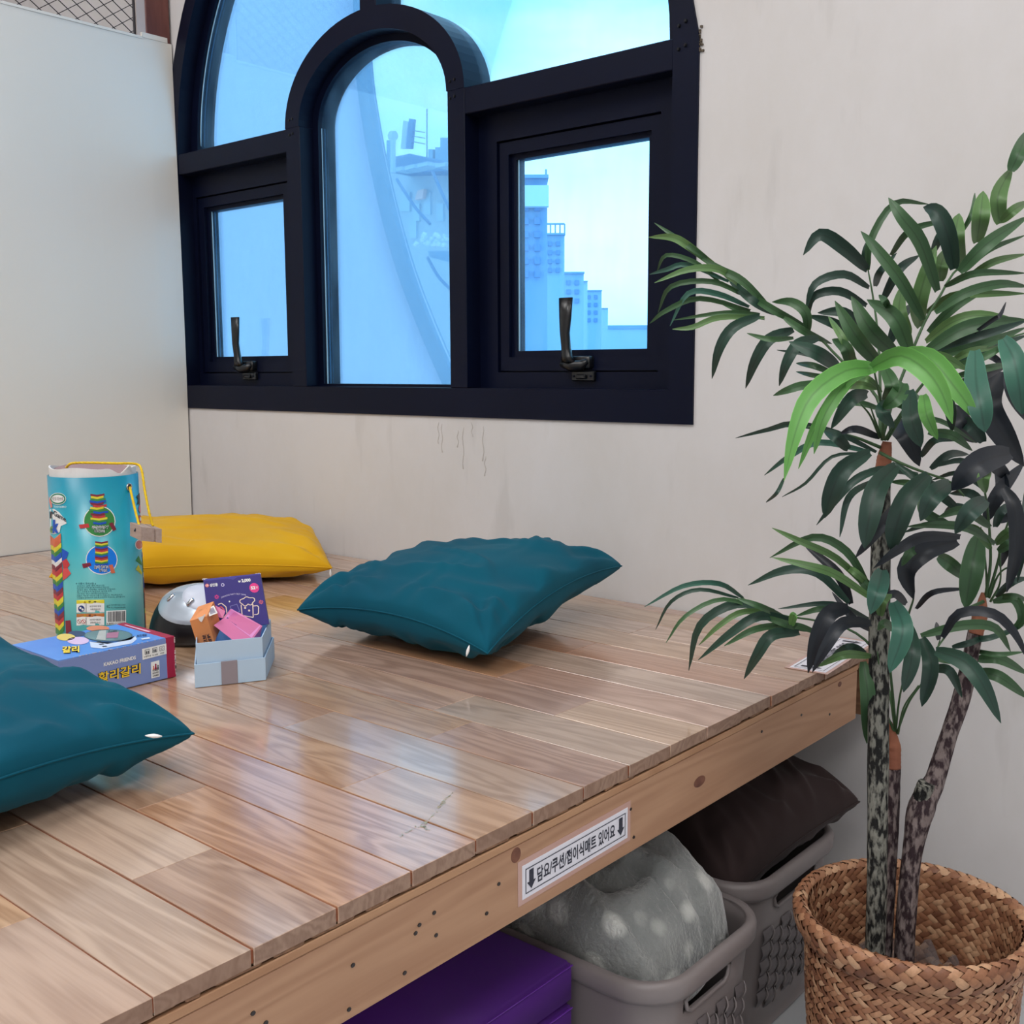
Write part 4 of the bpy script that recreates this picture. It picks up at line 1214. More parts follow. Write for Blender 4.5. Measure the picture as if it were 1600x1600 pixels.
for cx_, cy_, c_, s_ in ((239.3, 1043.6, ORG, .8), (242.8, 1041.6, ink((150, 20, 70)), 1.15), (246.4, 1042, K_, .85)):
    print_poly(on_bf, [(cx_ - 1.7 * s_, cy_ + 3.6 * s_), (cx_ - .8 * s_, cy_ - 1 * s_), (cx_ - 1.2 * s_, cy_ - 3 * s_), (cx_, cy_ - 4.6 * s_), (cx_ + 1.2 * s_, cy_ - 3 * s_), (cx_ + .8 * s_, cy_ - 1 * s_), (cx_ + 1.7 * s_, cy_ + 3.2 * s_)], c_, 'printed_pawn', gb, .0009, seg=1)
for i, s_ in enumerate(('KOREA', 'BOARD', 'GAMES')):
    print_text(on_bf, s_, 238, 1046.6 + i * 4.1, 247.6, 1049.4 + i * 4.1, K_, 'lettering', gb, .0009, .02, slope=-.24)
# top face: clear oval window with cards, plain colour patches
print_poly(on_bt, circle(169, 993.4, 38, 9.6, 32), ink((62, 84, 106)), 'window_edge', gb, .0005)
M_CLR = mat('window_film', (110, 128, 136), .08, .9)
print_poly(on_bt, circle(169, 993.4, 36.6, 8.6, 32), M_CLR, 'window_film', gb, .0007)
print_poly(on_bt, [(155, 986.5), (166, 985.5), (165, 1001), (150, 1000)], ink((176, 180, 178)), 'card_seen_inside', gb, .0009, seg=1)
print_poly(on_bt, [(167, 990), (186, 988), (184, 997.5), (166, 998)], ink((168, 112, 140)), 'card_seen_inside', gb, .0010, seg=1)
print_text(on_bt, 'GAME', 169, 985.6, 182.6, 989.4, ink((70, 78, 84)), 'lettering', gb, .0011, .02, slope=-.03)
print_poly(on_bt, [(140, 1003), (168, 1006.6), (205, 1000), (211, 994), (214, 999), (206, 1006), (160, 1014), (142, 1012)], ink((200, 214, 238)), 'printed_card_fan', gb, .0005, seg=1)
for a, c in ((150, 1003.5), (154, 1007), (159, 1010.5)):
    print_poly(on_bt, [(a, c), (a + 7, c - .6), (a + 9, c + .6), (a + 2, c + 1.4)], K_, 'printed_bar', gb, .0009, seg=1)
print_poly(on_bt, circle(153, 982.3, 18, 4.4), ink((210, 130, 96)), 'printed_oval', gb, .0005)
print_poly(on_bt, circle(103, 996, 14.5, 5.4), ink((222, 200, 110)), 'printed_oval', gb, .0005); print_poly(on_bt, circle(120, 990.5, 14, 4.6), ink((52, 66, 104)), 'printed_oval', gb, .0004)
print_poly(on_bt, circle(122, 1001.5, 17, 6), ink((214, 190, 226)), 'printed_oval', gb, .0005)
for off, m_, l in ((.085, K_, .0010), (.03, ink((246, 216, 70)), .0014)):
    print_text(on_bt, '갈리', 97, 1011.5, 124, 1022, m_, 'lettering', gb, l, off, slope=-.05)
print_text(on_bt, '보드게임', 213.6, 992.6, 229, 996.4, ink((40, 56, 110)), 'lettering', gb, .0009, .04, slope=-.1)
print_poly(on_bt, [(220, 998.6), (233, 996.4), (235, 998.6), (222, 1000.6)], ink((210, 222, 240)), 'printed_label', gb, .0009, seg=1)
print_poly(on_bt, [(194, 977.6), (196.5, 976.8), (236, 987.6), (232, 989)], ink((232, 176, 196)), 'printed_strip', gb, .0010, seg=1)

# ------------------------------------------------------------------ pale blue gift box holding little packs
M_GIFT = mat('pale_blue_card', (176, 200, 222), 0.6, 0.3); M_GIFTIN = mat('pale_blue_lining', (140, 186, 232), 0.7, 0.3)
M_RIB = mat('grey_ribbon', (140, 132, 140), 0.35, 0.5)
g0 = Vector((-1.240, .794, 0)); g1 = Vector((-1.198, .878, 0)); gd = (g1 - g0).normalized(); gn_ = Vector((-gd.y, gd.x, 0)); GL = (g1 - g0).length; GD = .112
gbx = empty('gift_box', g0 + gd * GL / 2 + gn_ * GD / 2, label='open pale blue gift box with a grey ribbon holding small card packs', cat='box')
def gpt(u, v, z): return g0 + gd * u + gn_ * v + Vector((0, 0, z))
# footprint: a pentagon like the photo (front, right flank running back)
foot = [(0, 0), (GL, 0), (GL + .033, .112), (GL * .5, .138), (.014, .100)]
def inset(P, d):
    cx_ = sum(p[0] for p in P) / len(P); cy_ = sum(p[1] for p in P) / len(P)
    return [(cx_ + (x - cx_) * (1 - d / .05), cy_ + (y - cy_) * (1 - d / .05)) for x, y in P]
def tray(P, z0, z1, th, name, m, m2):
    I = inset(P, th)
    bb = MB(); bb.loft([[gpt(x, y, z) for x, y in Q] for Q, z in ((P, z0), (P, z1), (I, z1))], cap0=True); o_ = bb.build(name, m, gbx)
    bb = MB(); bb.loft([[gpt(x, y, z) for x, y in Q] for Q, z in ((I, z1 - .0001), (I, z0 + .002))], cap1=True); bb.build('lining', m2, o_)
    return o_
tray(foot, .0006, .032, .0016, 'lid_tray', M_GIFT, M_GIFTIN)
tray(inset(foot, .0030), .003, .060, .0014, 'inner_box', M_GIFT, M_GIFTIN)
bb = MB()
u0, u1 = GL * .37, GL * .60
bb.loft([[gpt(u0, -.0006, .0008), gpt(u1, -.0006, .0008)], [gpt(u0, -.0006, .0324), gpt(u1, -.0006, .0324)], [gpt(u0, .003, .0324), gpt(u1, .003, .0324)]], closed=False)
bb.build('ribbon', M_RIB, gbx)
def oriented_box(c, ex, ey, ez, name, mats, label, cat, group=None):
    """ex, ey, ez: half-extent vectors"""
    o_ = MB()
    vs = [c + ex * a + ey * b_ + ez * d_ for a in (-1, 1) for b_ in (-1, 1) for d_ in (-1, 1)]
    o_.add(vs, [(0, 1, 3, 2), (4, 6, 7, 5), (0, 4, 5, 1), (2, 3, 7, 6), (0, 2, 6, 4), (1, 5, 7, 3)])
    t = empty(name, c - Vector((0, 0, abs(ez.z))), label=label, cat=cat, group=group)
    fix_normals(o_.build('carton', mats, t)); return t
def face_map(A, B, D, Cc, lift_dir):
    """bilinear page: A bottom-left, B bottom-right, Cc top-right, D top-left"""
    def f(u, v, l): return (A * (1 - u) + B * u) * (1 - v) + (D * (1 - u) + Cc * u) * v + lift_dir * l
    return f
def uvpoly(f, P, m, name, parent, l=.0004): 
    bb = MB(); cx_ = sum(p[0] for p in P) / len(P); cy_ = sum(p[1] for p in P) / len(P)
    bb.add([f(u, v, l) for u, v in P] + [f(cx_, cy_, l)], [(i, (i + 1) % len(P), len(P)) for i in range(len(P))]); return bb.build(name, m, parent)
def uvtext(f, s_, u0, v0, u1, v1, m, parent, l=.0007, off=0.0, bend=0):
    vs, fs = fit_text(s_, u0, v0, u1, v1, off); bb = MB()
    bb.add([f(v.x, v.y - bend * ((v.x - (u0 + u1) / 2) / (u1 - u0) * 2) ** 2, l) for v in vs], fs); bb.build('lettering', m, parent)
def uvline(f, P, m, name, parent, wdt=.012, l=.0006, closed=False):
    bb = MB(); Q = P + [P[0]] if closed else P
    for i in range(len(Q) - 1):
        (a, c), (d_, e_) = Q[i], Q[i + 1]; L_ = math.hypot(d_ - a, e_ - c) or 1; nx, ny = -(e_ - c) / L_ * wdt / 2, (d_ - a) / L_ * wdt / 2
        bb.add([f(a + nx, c + ny, l), f(a - nx, c - ny, l), f(d_ - nx, e_ - ny, l), f(d_ + nx, e_ + ny, l)], [(0, 1, 2, 3)])
    bb.build(name, m, parent)
# navy card box leaning at the back; corners from the photo at its own distance
M_NAVY = mat('navy_print', (46, 34, 122), 0.4, 0.5); M_NAVYS = mat('navy_side', (66, 62, 150), 0.5)
dN = (gpt(GL * .5, GD * .70, .05) - CAM).dot(_fw)
TLn, TRn, BRn, BLn = px(317.5, 905, dN), px(406, 896, dN + .012), px(420, 975, dN + .004), px(327, 985, dN - .008)
nv = (TRn - TLn).cross(BLn - TLn).normalized()
if nv.dot(_fw) < 0: nv = -nv
th = .016
nb_ = empty('card_box', BLn.lerp(BRn, .5), label='navy blue flat card box with a line drawn beer mug, priced 2,000', cat='card box')
bb = MB(); Fq = [BLn, BRn, TRn, TLn]; bb.loft([Fq, [p + nv * th for p in Fq]], cap0=True, cap1=True); fix_normals(bb.build('carton', M_NAVYS, nb_))
fN = face_map(BLn, BRn, TLn, TRn, -nv)
uvpoly(fN, [(0, 0), (1, 0), (1, .975), (.60, .975), (.52, .93), (.42, .965), (0, .965)], M_NAVY, 'front_print', nb_, .0003)
PINK, PALE, LILAC = ink((226, 60, 140)), ink((232, 214, 196)), ink((206, 200, 232))
uvtext(fN, '성인용', .10, .835, .24, .90, W_, nb_, off=.03); uvtext(fN, '₩', .60, .865, .645, .905, W_, nb_, off=.03); uvtext(fN, '2,000', .66, .85, .82, .925, W_, nb_, off=.05)
def uvdisc(cx_, cy_, r, m, name, l, asp=.9): uvpoly(fN, [(cx_ + r * cos(t), cy_ + r * sin(t) / asp) for t in [2 * pi * i / 18 for i in range(18)]], m, name, nb_, l)
uvdisc(.055, .87, .032, ink((230, 120, 110)), 'printed_badge', .0006); uvtext(fN, '19', .035, .85, .075, .89, W_, nb_, .0009)
uvdisc(.325, .85, .030, LILAC, 'printed_ring', .0006); uvdisc(.325, .85, .017, M_NAVY, 'printed_ring', .0008)
uvdisc(.86, .73, .085, PINK, 'printed_badge', .0006); uvtext(fN, '52', .80, .70, .88, .765, W_, nb_, .0009, .05); uvtext(fN, '장', .885, .715, .925, .755, W_, nb_, .0009)
uvtext(fN, 'DRINKING PARTY BEST GAME', .27, .635, .70, .665, LILAC, nb_, bend=.045)
uvdisc(.11, .52, .016, W_, 'printed_dot', .0006); uvdisc(.40, .515, .014, W_, 'printed_dot', .0006)
for cx_, cy_, c_ in ((.195, .63, PINK), (.935, .44, ink((230, 110, 120)))):
    for k in range(8):
        t = 2 * pi * k / 8; uvline(fN, [(cx_ + .014 * cos(t), cy_ + .014 * sin(t)), (cx_ + .040 * cos(t), cy_ + .042 * sin(t))], c_, 'printed_star_ray', nb_, .012)
cl_ = []
for (cx_, cy_, r, a0, a1) in ((.62, .49, .045, 200, 100), (.70, .52, .05, 150, 40), (.79, .50, .045, 110, -30), (.75, .44, .035, 0, -160), (.66, .43, .035, -20, -170)):
    for i in range(8):
        t = radians(a0 + (a1 - a0) * i / 7); cl_.append((cx_ + r * cos(t), cy_ + r * sin(t)))
uvline(fN, cl_, PALE, 'printed_foam', nb_, .016, closed=True)
uvline(fN, [(.59, .43), (.58, .22), (.76, .16), (.79, .42)], PALE, 'printed_mug', nb_, .016)
uvline(fN, [(.79, .38), (.86, .38), (.88, .35), (.86, .23), (.84, .21), (.785, .21)], PALE, 'printed_mug_handle', nb_, .016)
uvdisc(.65, .36, .018, PALE, 'printed_dot', .0006); uvdisc(.71, .30, .018, PALE, 'printed_dot', .0006)
uvline(fN, [(.40, .42), (.52, .45), (.55, .30), (.43, .28)], ink((120, 120, 180)), 'printed_glass', nb_, .01, closed=True)
uvline(fN, [(.20, .48), (.26, .50), (.33, .42), (.33, .28), (.26, .22)], PALE, 'printed_arch', nb_, .016); uvline(fN, [(.21, .42), (.25, .43), (.29, .37), (.28, .28)], ink((220, 90, 100)), 'printed_arch', nb_, .02)
for a, c in ((TLn, TRn), (TRn, BRn)):
    pass
bb = MB(); q = random.Random(4)
for i in range(16):
    p = TLn.lerp(TRn, q.choice((q.uniform(0, .06), q.uniform(.30, .75), q.uniform(.92, 1)))) + nv * q.uniform(0, th); s = .0011
    bb.box(p - Vector((s * 2, s, s * .5)), p + Vector((s * 2, s, s * .6)))
bb.build('worn_edge', M_CARD, nb_, kind='stuff')
# orange pack
M_ORN = mat('orange_print', (214, 138, 84), 0.45, 0.4); M_PNK = mat('pink_print', (212, 118, 164), 0.4, 0.5)
dO = (gpt(GL * .18, GD * .28, .06) - CAM).dot(_fw)
A1, B1, C1 = px(296.5, 970, dO), px(323, 963, dO + .004), px(333, 940.5, dO + .034)      # top: near-left, near-right, far
down = (px(309, 1010, dO + .01) - A1)
og = empty('card_pack', px(310, 1008, dO), label='small orange card pack standing in the left of the pale blue box', cat='card pack')
D1 = px(309, 946, dO + .030)
Tq = [A1, B1, px(334, 939.5, dO + .03), px(309.5, 948, dO + .028)]
Bq = [p + down for p in Tq]
bb = MB(); bb.loft([Bq, Tq], cap0=True, cap1=True); fix_normals(bb.build('carton', M_ORN, og))
fO = face_map(Bq[0], Bq[1], Tq[0], Tq[1], -_fw)
for k, s_ in enumerate(('보드', '게임')):
    vs, fs = fit_text(s_, 0, 0, 1, 1, .03); bb = MB(); bb.add([fO(.62 + .26 * k - v.y * .2 , .02 + v.x * .0 + (1 - v.x) * .34, .0006) for v in vs], fs); bb.build('lettering', K_, og)
bb = MB(); P = [Tq[0].lerp(Tq[1], t) + Vector((0, 0, h)) - _fw * .0012 for t, h in ((.42, .001), (.5, .001), (.60, -.004), (.70, -.006), (.80, -.003), (.88, .001), (.95, .0025), (.9, .004), (.8, .002), (.6, .0015))]
bb.add(P + [sum(P, Vector()) / len(P)], [(i, (i + 1) % len(P), len(P)) for i in range(len(P))]); bb.build('torn_flap', M_CARD, og)
fOt = face_map(Tq[0], Tq[1], Tq[3], Tq[2], Vector((0, 0, 1)))
uvtext(fOt, 'CARD GAME', .25, .55, .75, .65, ink((150, 96, 60)), og, .0005)
# white barcode flap beside it
bb = MB(); P = [px(327, 963, dO + .006), px(340, 958, dO + .008), px(334, 946, dO + .02), px(324, 951, dO + .02)]; bb.loft([P, [p + _fw * .0008 for p in P]], cap0=True, cap1=True); bb.build('white_flap', M_CARD, og)
fW = face_map(P[0], P[1], P[3], P[2], -_fw)
for k in range(9): uvpoly(fW, [(.2, .18 + k * .075), (.2, .21 + k * .075), (.85, .21 + k * .075), (.85, .18 + k * .075)], ink((80, 70, 130)), 'barcode_line', og, .0004)
# pink clear pack
dP = (gpt(GL * .62, GD * .25, .06) - CAM).dot(_fw)
pk = empty('card_pack', px(370, 1000, dP), label='translucent pink card pack lying tilted across the pale blue box', cat='card pack')
a_, b_, c_, d_ = px(334, 977, dP), px(349, 966, dP + .014), px(394, 1000, dP + .012), px(376, 1010, dP - .002)
e1, e2 = px(361, 950, dP + .045), px(410, 978, dP + .04)
Pf = [a_, d_, c_, b_]                   # near narrow side
bb = MB(); V = [a_, d_, c_, b_, px(354, 1000, dP + .006), e1, e2]
top_ = [b_, c_, e2, e1]; low = [p + Vector((0, 0, -.017)) - RT * .004 for p in top_]
low[0] = a_ ; low[1] = d_
bb.loft([low, top_], cap0=True, cap1=True); fix_normals(bb.build('carton', M_PNK, pk))
fP = face_map(b_, c_, e1, e2, Vector((0, 0, 1)))
uvpoly(fP, [(.04, .06), (.96, .06), (.96, .94), (.04, .94)], ink((226, 150, 204)), 'clear_sleeve', pk, .0005)
uvtext(fP, 'MINI CARD', .08, .10, .42, .22, ink((60, 60, 120)), pk, .0009, .03)
for k in range(6): uvpoly(fP, [(.05, .42 + k * .08), (.05, .45 + k * .08), (.28, .45 + k * .08), (.28, .42 + k * .08)], ink((200, 110, 180)), 'printed_line', pk, .0009)
uvline(fP, [(.5, .55), (.55, .8), (.62, .6), (.68, .82), (.72, .55)], ink((240, 190, 220)), 'printed_scroll', pk, .03, .0009)
bb = MB(); bb.loft([[px(337, 946, dP + .03), px(352, 955, dP + .03)], [px(333, 962, dP + .028), px(348, 966, dP + .026)]], closed=False); bb.build('open_flap', M_PNK, pk)
# ------------------------------------------------------------------ black and silver dome device
M_SIL = mat('silver_plastic', (186, 198, 212), 0.25, 0.6, metallic=.35); M_SIL2 = mat('light_plastic', (202, 208, 224), 0.3, 0.5); M_CHR = mat('chrome', (210, 210, 212), 0.12, metallic=1)
dv_ = empty('electric_gadget', (-1.462, .962, 0), label='black egg-shaped gadget with a silver oval top and chrome pads', cat='gadget')
ax = Vector((.62, .78, 0)).normalized(); ay = Vector((-ax.y, ax.x, 0)); c0 = Vector((-1.468, .958, 0)); A_, B_, Hh = .083, .060, .086
def dome(u, v):  # u azimuth, v 0..1 from base to crown
    r = cos(v * pi / 2) ** .72; r *= 1 if v > .12 else (.93 + .07 * v / .12)
    z = Hh * sin(v * pi / 2) ** 1.05
    return c0 + ax * A_ * r * cos(u) + ay * B_ * r * sin(u) + Vector((0, 0, .001 + z))
bb = MB(); bb.loft([[dome(2 * pi * i / 40, j / 18) for i in range(40)] for j in range(19)], cap0=True); fix_normals(bb.build('black_shell', M_BLACK, dv_, smooth=True))
# silver cap: patch of the dome above a tilted plane facing the viewer, slightly proud
tow = Vector((-c0.x, -c0.y, 0)).normalized()
cdir = (Vector((0, 0, 1)) + tow * .42 - RT * .12).normalized()
def cap(scale, lift, m, name, par, off=(0, 0)):
    cc = c0 + Vector((0, 0, .004))
    a = (ax - cdir * ax.dot(cdir)).normalized(); b2 = cdir.cross(a)
    bb = MB(); R_ = []
    for j in range(11):
        row = []
        for i in range(40):
            t = 2 * pi * i / 40; rr2 = (j / 10) * scale
            d_ = (cdir + a * (1.02 * rr2 * cos(t) + off[0]) + b2 * (.80 * rr2 * sin(t) + off[1])).normalized()
            # intersect with ellipsoid-like dome
            lo, hi = 0, .2
            for _ in range(22):
                mid = (lo + hi) / 2; p = cc + d_ * mid; q_ = p - c0
                zz = max(0, min(1, (q_.z - .001) / Hh)); vv = math.asin(min(1, zz ** (1 / 1.05))) / (pi / 2); r = max(1e-4, cos(vv * pi / 2) ** .72)
                inside = ((q_.dot(ax) / (A_ * r)) ** 2 + (q_.dot(ay) / (B_ * r)) ** 2) < 1 and q_.z - .001 < Hh
                if inside: lo = mid
                else: hi = mid
            row.append(cc + d_ * (lo + lift * (1 if j < 10 else .0)))
        R_.append(row)
    bb.loft(R_[1:], cap0=True); o_ = fix_normals(bb.build(name, m, par, smooth=True)); return R_
Rr = cap(1.0, .0016, M_SIL, 'silver_top', dv_)
R2 = cap(.52, .0030, M_SIL2, 'inner_oval', dv_, (.26, -.05))
for (x_, y_, l_) in ((266.5, 934, 9), (296.5, 941, 10)):
    dd = None
    # find the surface below this view direction
    dcen = ray(x_, y_); best = None
    for row in Rr[1:]:
        for p in row:
            pr = p - CAM; k_ = pr.dot(_fw); sx_ = 800 + FPX * pr.dot(RT) / k_; sy_ = 800 - FPX * pr.dot(UP) / k_
            e_ = (sx_ - x_) ** 2 + (sy_ - y_) ** 2
            if best is None or e_ < best[0]: best = (e_, k_)
    k_ = best[1] - .002
    P0 = px(x_ - 5, y_ + 6, k_ - .002); P1 = px(x_ + 6, y_ - 6, k_ + .002)
    bb = MB(); bb.tube([P0, P0.lerp(P1, .15), P0.lerp(P1, .85), P1], [.0012, .0032, .0032, .0014], 8); bb.build('chrome_pad', M_CHR, dv_, smooth=True)
# ------------------------------------------------------------------ under the platform: laundry baskets
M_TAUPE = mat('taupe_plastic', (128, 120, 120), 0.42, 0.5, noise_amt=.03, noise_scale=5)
M_TAUPED = mat('dark_taupe_plastic', (104, 98, 100), 0.5, 0.4)  # darker taupe plastic of the moulded weave pads
def rrect(x0, x1, y0, y1, r, z, n=7, shrink=0.0):
    x0 += shrink; x1 -= shrink; y0 += shrink; y1 -= shrink
    P = []
    for cx_, cy_, a0 in ((x1 - r, y1 - r, 0), (x0 + r, y1 - r, 90), (x0 + r, y0 + r, 180), (x1 - r, y0 + r, 270)):
        for i in range(n): a = radians(a0 + 90 * i / (n - 1)); P.append(Vector((cx_ + r * cos(a), cy_ + r * sin(a), z)))
    # refine the straight runs
    out = []
    for i in range(len(P)):
        a, c = P[i], P[(i + 1) % len(P)]; L_ = (c - a).length; k = max(1, int(L_ / .02))
        for j in range(k): out.append(a.lerp(c, j / k))
    return out
def laundry(x0, x1, y0, y1, zt, label, slot, wlab):
    t = empty('laundry_basket', ((x0 + x1) / 2, (y0 + y1) / 2, ZF), label=label, cat='laundry basket')
    r = .055; Hh_ = zt - ZF; lv = []
    base = rrect(x0, x1, y0, y1, r, 0)
    cx_, cy_ = (x0 + x1) / 2, (y0 + y1) / 2
    zs = [zt, zt - .022, zt - .030, zt - .052, zt - .062] + [zt - .062 - (Hh_ - .064) * i / 8 for i in range(1, 9)]
    def sec(z, inn=0.0):
        k = 1 - .10 * (zt - z) / Hh_
        return [Vector((cx_ + (p.x - cx_) * k - (inn * (1 if p.x > cx_ else -1) if abs(p.x - cx_) > (x1 - x0) * .3 else 0), cy_ + (p.y - cy_) * k - (inn * (1 if p.y > cy_ else -1) if abs(p.y - cy_) > (y1 - y0) * .3 else 0), z)) for p in base]
    n_ = len(base); V = []; F = []
    for z in zs: V += sec(z)
    for i in range(len(zs) - 1):
        for k in range(n_):
            k2 = (k + 1) % n_
            a, c = V[i * n_ + k], V[i * n_ + k2]; m_ = (a + c) / 2
            if i == 2 and m_.x > x1 - .02 and slot[0] < m_.y < slot[1]: continue
            F.append((i * n_ + k, (i + 1) * n_ + k, (i + 1) * n_ + k2, i * n_ + k2))
    F.append(tuple((len(zs) - 1) * n_ + k for k in range(n_)))
    bb = MB(); bb.add(V, F); o_ = bb.build('tub', M_TAUPE, t, smooth=True)
    sm = o_.modifiers.new('wall', 'SOLIDIFY'); sm.thickness = .003; sm.offset = -1
    # rolled rim
    R0 = sec(zt); cen = Vector((cx_, cy_, zt))
    prof = [(0, -.024), (.006, -.024), (.009, -.018), (.0095, -.004), (.006, .0015), (0, .003), (-.004, .0)]
    rings = []
    for d_, z_ in prof:
        row = []
        for k in range(n_):
            tg_ = (R0[(k + 1) % n_] - R0[k - 1]).normalized(); nn_ = Vector((tg_.y, -tg_.x, 0))
            row.append(R0[k] + nn_ * d_ + Vector((0, 0, z_)))
        rings.append(row)
    bb = MB(); bb.loft(rings); bb.build('rim', M_TAUPE, t, smooth=True)
    # slot lip
    P = []
    xa = x1 - .10 * .04 * (x1 - x0) / 2 + .002
    for yy, zz in ((slot[0] + .008, zt - .031), (slot[1] - .008, zt - .031), (slot[1], zt - .036), (slot[1] - .004, zt - .048), (slot[1] - .012, zt - .053), (slot[0] + .012, zt - .053), (slot[0] + .004, zt - .048), (slot[0], zt - .036)):
        P.append(Vector((x1 - .003, yy, zz)))
    bb = MB(); bb.tube(P + [P[0]], .0028, 6); bb.build('handle_slot', M_TAUPE, t, smooth=True)
    # moulded basket-weave panels on the faces that show
    def weave(face):
        rows, cols = 8, 7 if face == 'x' else 9
        a0, a1 = (y0 + .045, y1 - .045) if face == 'x' else (x0 + .06, x1 - .06)
        for i in range(rows):
            for j in range(cols):
                w_ = (a1 - a0) / cols; hh = .0235; zc = zt - .088 - i * hh - (.5 * hh if j % 2 else 0)
                if zc - hh < ZF + .02: continue
                k = .10 * (zt - zc) / Hh_
                ac = a0 + w_ * (j + .5)
                bb = MB(); rings = []
                for q in range(5):
                    tq = q / 4; bl = .0035 * sin(pi * tq); row = []
                    for p_ in range(3):
                        s_ = (p_ - 1) * w_ * .44; lift = bl + (.0012 if p_ == 1 else 0)
                        z = zc + hh * .5 - hh * .96 * tq
                        if face == 'x': row.append(Vector((cx_ + (x1 - cx_) * (1 - .10 * (zt - z) / Hh_) + .0005 + lift, ac + s_, z)))
                        else: row.append(Vector((ac + s_, cy_ - (cy_ - y0) * (1 - .10 * (zt - z) / Hh_) - .0005 - lift, z)))
                    rings.append(row)
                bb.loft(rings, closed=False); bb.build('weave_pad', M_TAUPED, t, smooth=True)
                # raised rib between columns
                e_ = ac + w_ * .5
                bb = MB()
                P2 = []
                for q in range(5):
                    tq = q / 4; z = zc + hh * .5 - hh * tq; kx = cx_ + (x1 - cx_) * (1 - .10 * (zt - z) / Hh_) + .002 + .003 * sin(pi * tq)
                    P2.append(Vector((kx, e_ + .002 * sin(pi * tq), z)) if face == 'x' else Vector((e_, cy_ - (cy_ - y0) * (1 - .10 * (zt - z) / Hh_) - .002, z)))
                bb.tube(P2, [.0006, .0013, .0015, .0013, .0006], 5); bb.build('rib', M_TAUPE, t, smooth=True)
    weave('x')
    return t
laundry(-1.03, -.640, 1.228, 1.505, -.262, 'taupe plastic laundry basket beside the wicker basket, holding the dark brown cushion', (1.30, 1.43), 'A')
laundry(-1.00, -.603, .950, 1.196, -.262, 'taupe plastic laundry basket beside the purple mat, holding the grey fleece blanket', (1.01, 1.11), 'B')

# ---- fleece blanket heaped in the nearer laundry basket
M_FLEECE = mat('grey_fleece', (150, 152, 150), 0.95, 0.1, color2=(120, 124, 124), noise_scale=10, bump=.9, bump_scale=170, sheen=.7)
n, bb_ = nodes_of(M_FLEECE)
tcn = n.nodes.new('ShaderNodeTexCoord'); vo = n.nodes.new('ShaderNodeTexVoronoi'); vo.inputs['Scale'].default_value = 17; vo.inputs['Randomness'].default_value = .55
n.links.new(tcn.outputs['Object'], vo.inputs['Vector'])
rr = n.nodes.new('ShaderNodeValToRGB'); rr.color_ramp.elements[0].position = .17; rr.color_ramp.elements[0].color = (1, 1, 1, 1); rr.color_ramp.elements[1].position = .33; rr.color_ramp.elements[1].color = (0, 0, 0, 1)
n.links.new(vo.outputs['Distance'], rr.inputs[0])
mxx = n.nodes.new('ShaderNodeMixRGB'); mxx.inputs[2].default_value = lin((196, 198, 194))
src = bb_.inputs['Base Color'].links[0].from_socket
n.links.new(rr.outputs[0], mxx.inputs[0]); n.links.new(src, mxx.inputs[1]); n.links.new(mxx.outputs[0], bb_.inputs['Base Color'])
N_ = 110; V = []; F = []
bxa, bxb, bya, byb = -.985, -.628, .963, 1.170
for i in range(N_ + 1):
    for j in range(N_ + 1):
        u = i / N_ * 2 - 1; v = j / N_ * 2 - 1
        k = 1 - .10 * max(0, (u * u * v * v - .5)) 
        x = (bxa + bxb) / 2 + (bxb - bxa) / 2 * u * k; y = (bya + byb) / 2 + (byb - bya) / 2 * v * k
        e_ = max(abs(u), abs(v)) ** 3
        s4 = sqrt(max(0, (1 - u ** 4) * (1 - v ** 4)))
        z = -.262 + .070 * s4 + .030 * math.exp(-((x + .74) / .09) ** 2 - ((y - 1.10) / .07) ** 2)
        z += .020 * noise.noise(Vector((x * 7, y * 6, 3))) + .008 * noise.noise(Vector((x * 20, y * 16, 7)))
        rd = 1 - abs(noise.noise(Vector((x * 4 + y * 8, y * 10 - x * 6, 9)))) * 3.4
        z += .016 * max(0, rd)
        rd = 1 - abs(noise.noise(Vector((x * 5 - y * 9 + 4, y * 6 + x * 9, 2)))) * 6
        z -= .016 * max(0, rd)
        z -= .03 * max(0, (max(abs(u), abs(v)) - .93) / .07)
        z += .0022 * noise.noise(Vector((x * 160, y * 160, 1)))
        if x > -.70: z -= .25 * max(0, x + .70) * (1 if y > 1.06 else .35)
        V.append(Vector((x, y, z)))
for i in range(N_):
    for j in range(N_):
        F.append((i * (N_ + 1) + j, (i + 1) * (N_ + 1) + j, (i + 1) * (N_ + 1) + j + 1, i * (N_ + 1) + j + 1))
bb = MB(); bb.add(V, F)
k0 = [i * (N_ + 1) for i in range(N_ + 1)]
bl = bb.build('fleece_blanket', M_FLEECE, smooth=True, label='grey fleece blanket with pale polka dots heaped in a laundry basket', cat='blanket')
md = bl.modifiers.new('thick', 'SOLIDIFY'); md.thickness = .012; md.offset = -1
# corner of the blanket that pushes against the slot
bb = MB(); P = catmull([(-.625, 1.015, -.312), (-.622, 1.04, -.305), (-.622, 1.07, -.298), (-.626, 1.095, -.300)], 16)
bb.tube(P, [.004 + .0075 * sin(pi * (i + 2) / 19) for i in range(16)], 10); bb.build('corner', M_FLEECE, bl, smooth=True)

# ---- dark cushion in the far laundry basket
pillow('cushion', [(-1.0, 1.245, -.235), (-.672, 1.240, -.285), (-.606, 1.492, -.212), (-.97, 1.49, -.190)], .068, .022, .05, 12.4, M_BROWN, floor=-.40, wr=.009, edge_sag=.004,
       label='dark brown cushion stuffed into the farther laundry basket under the platform', cat='cushion')

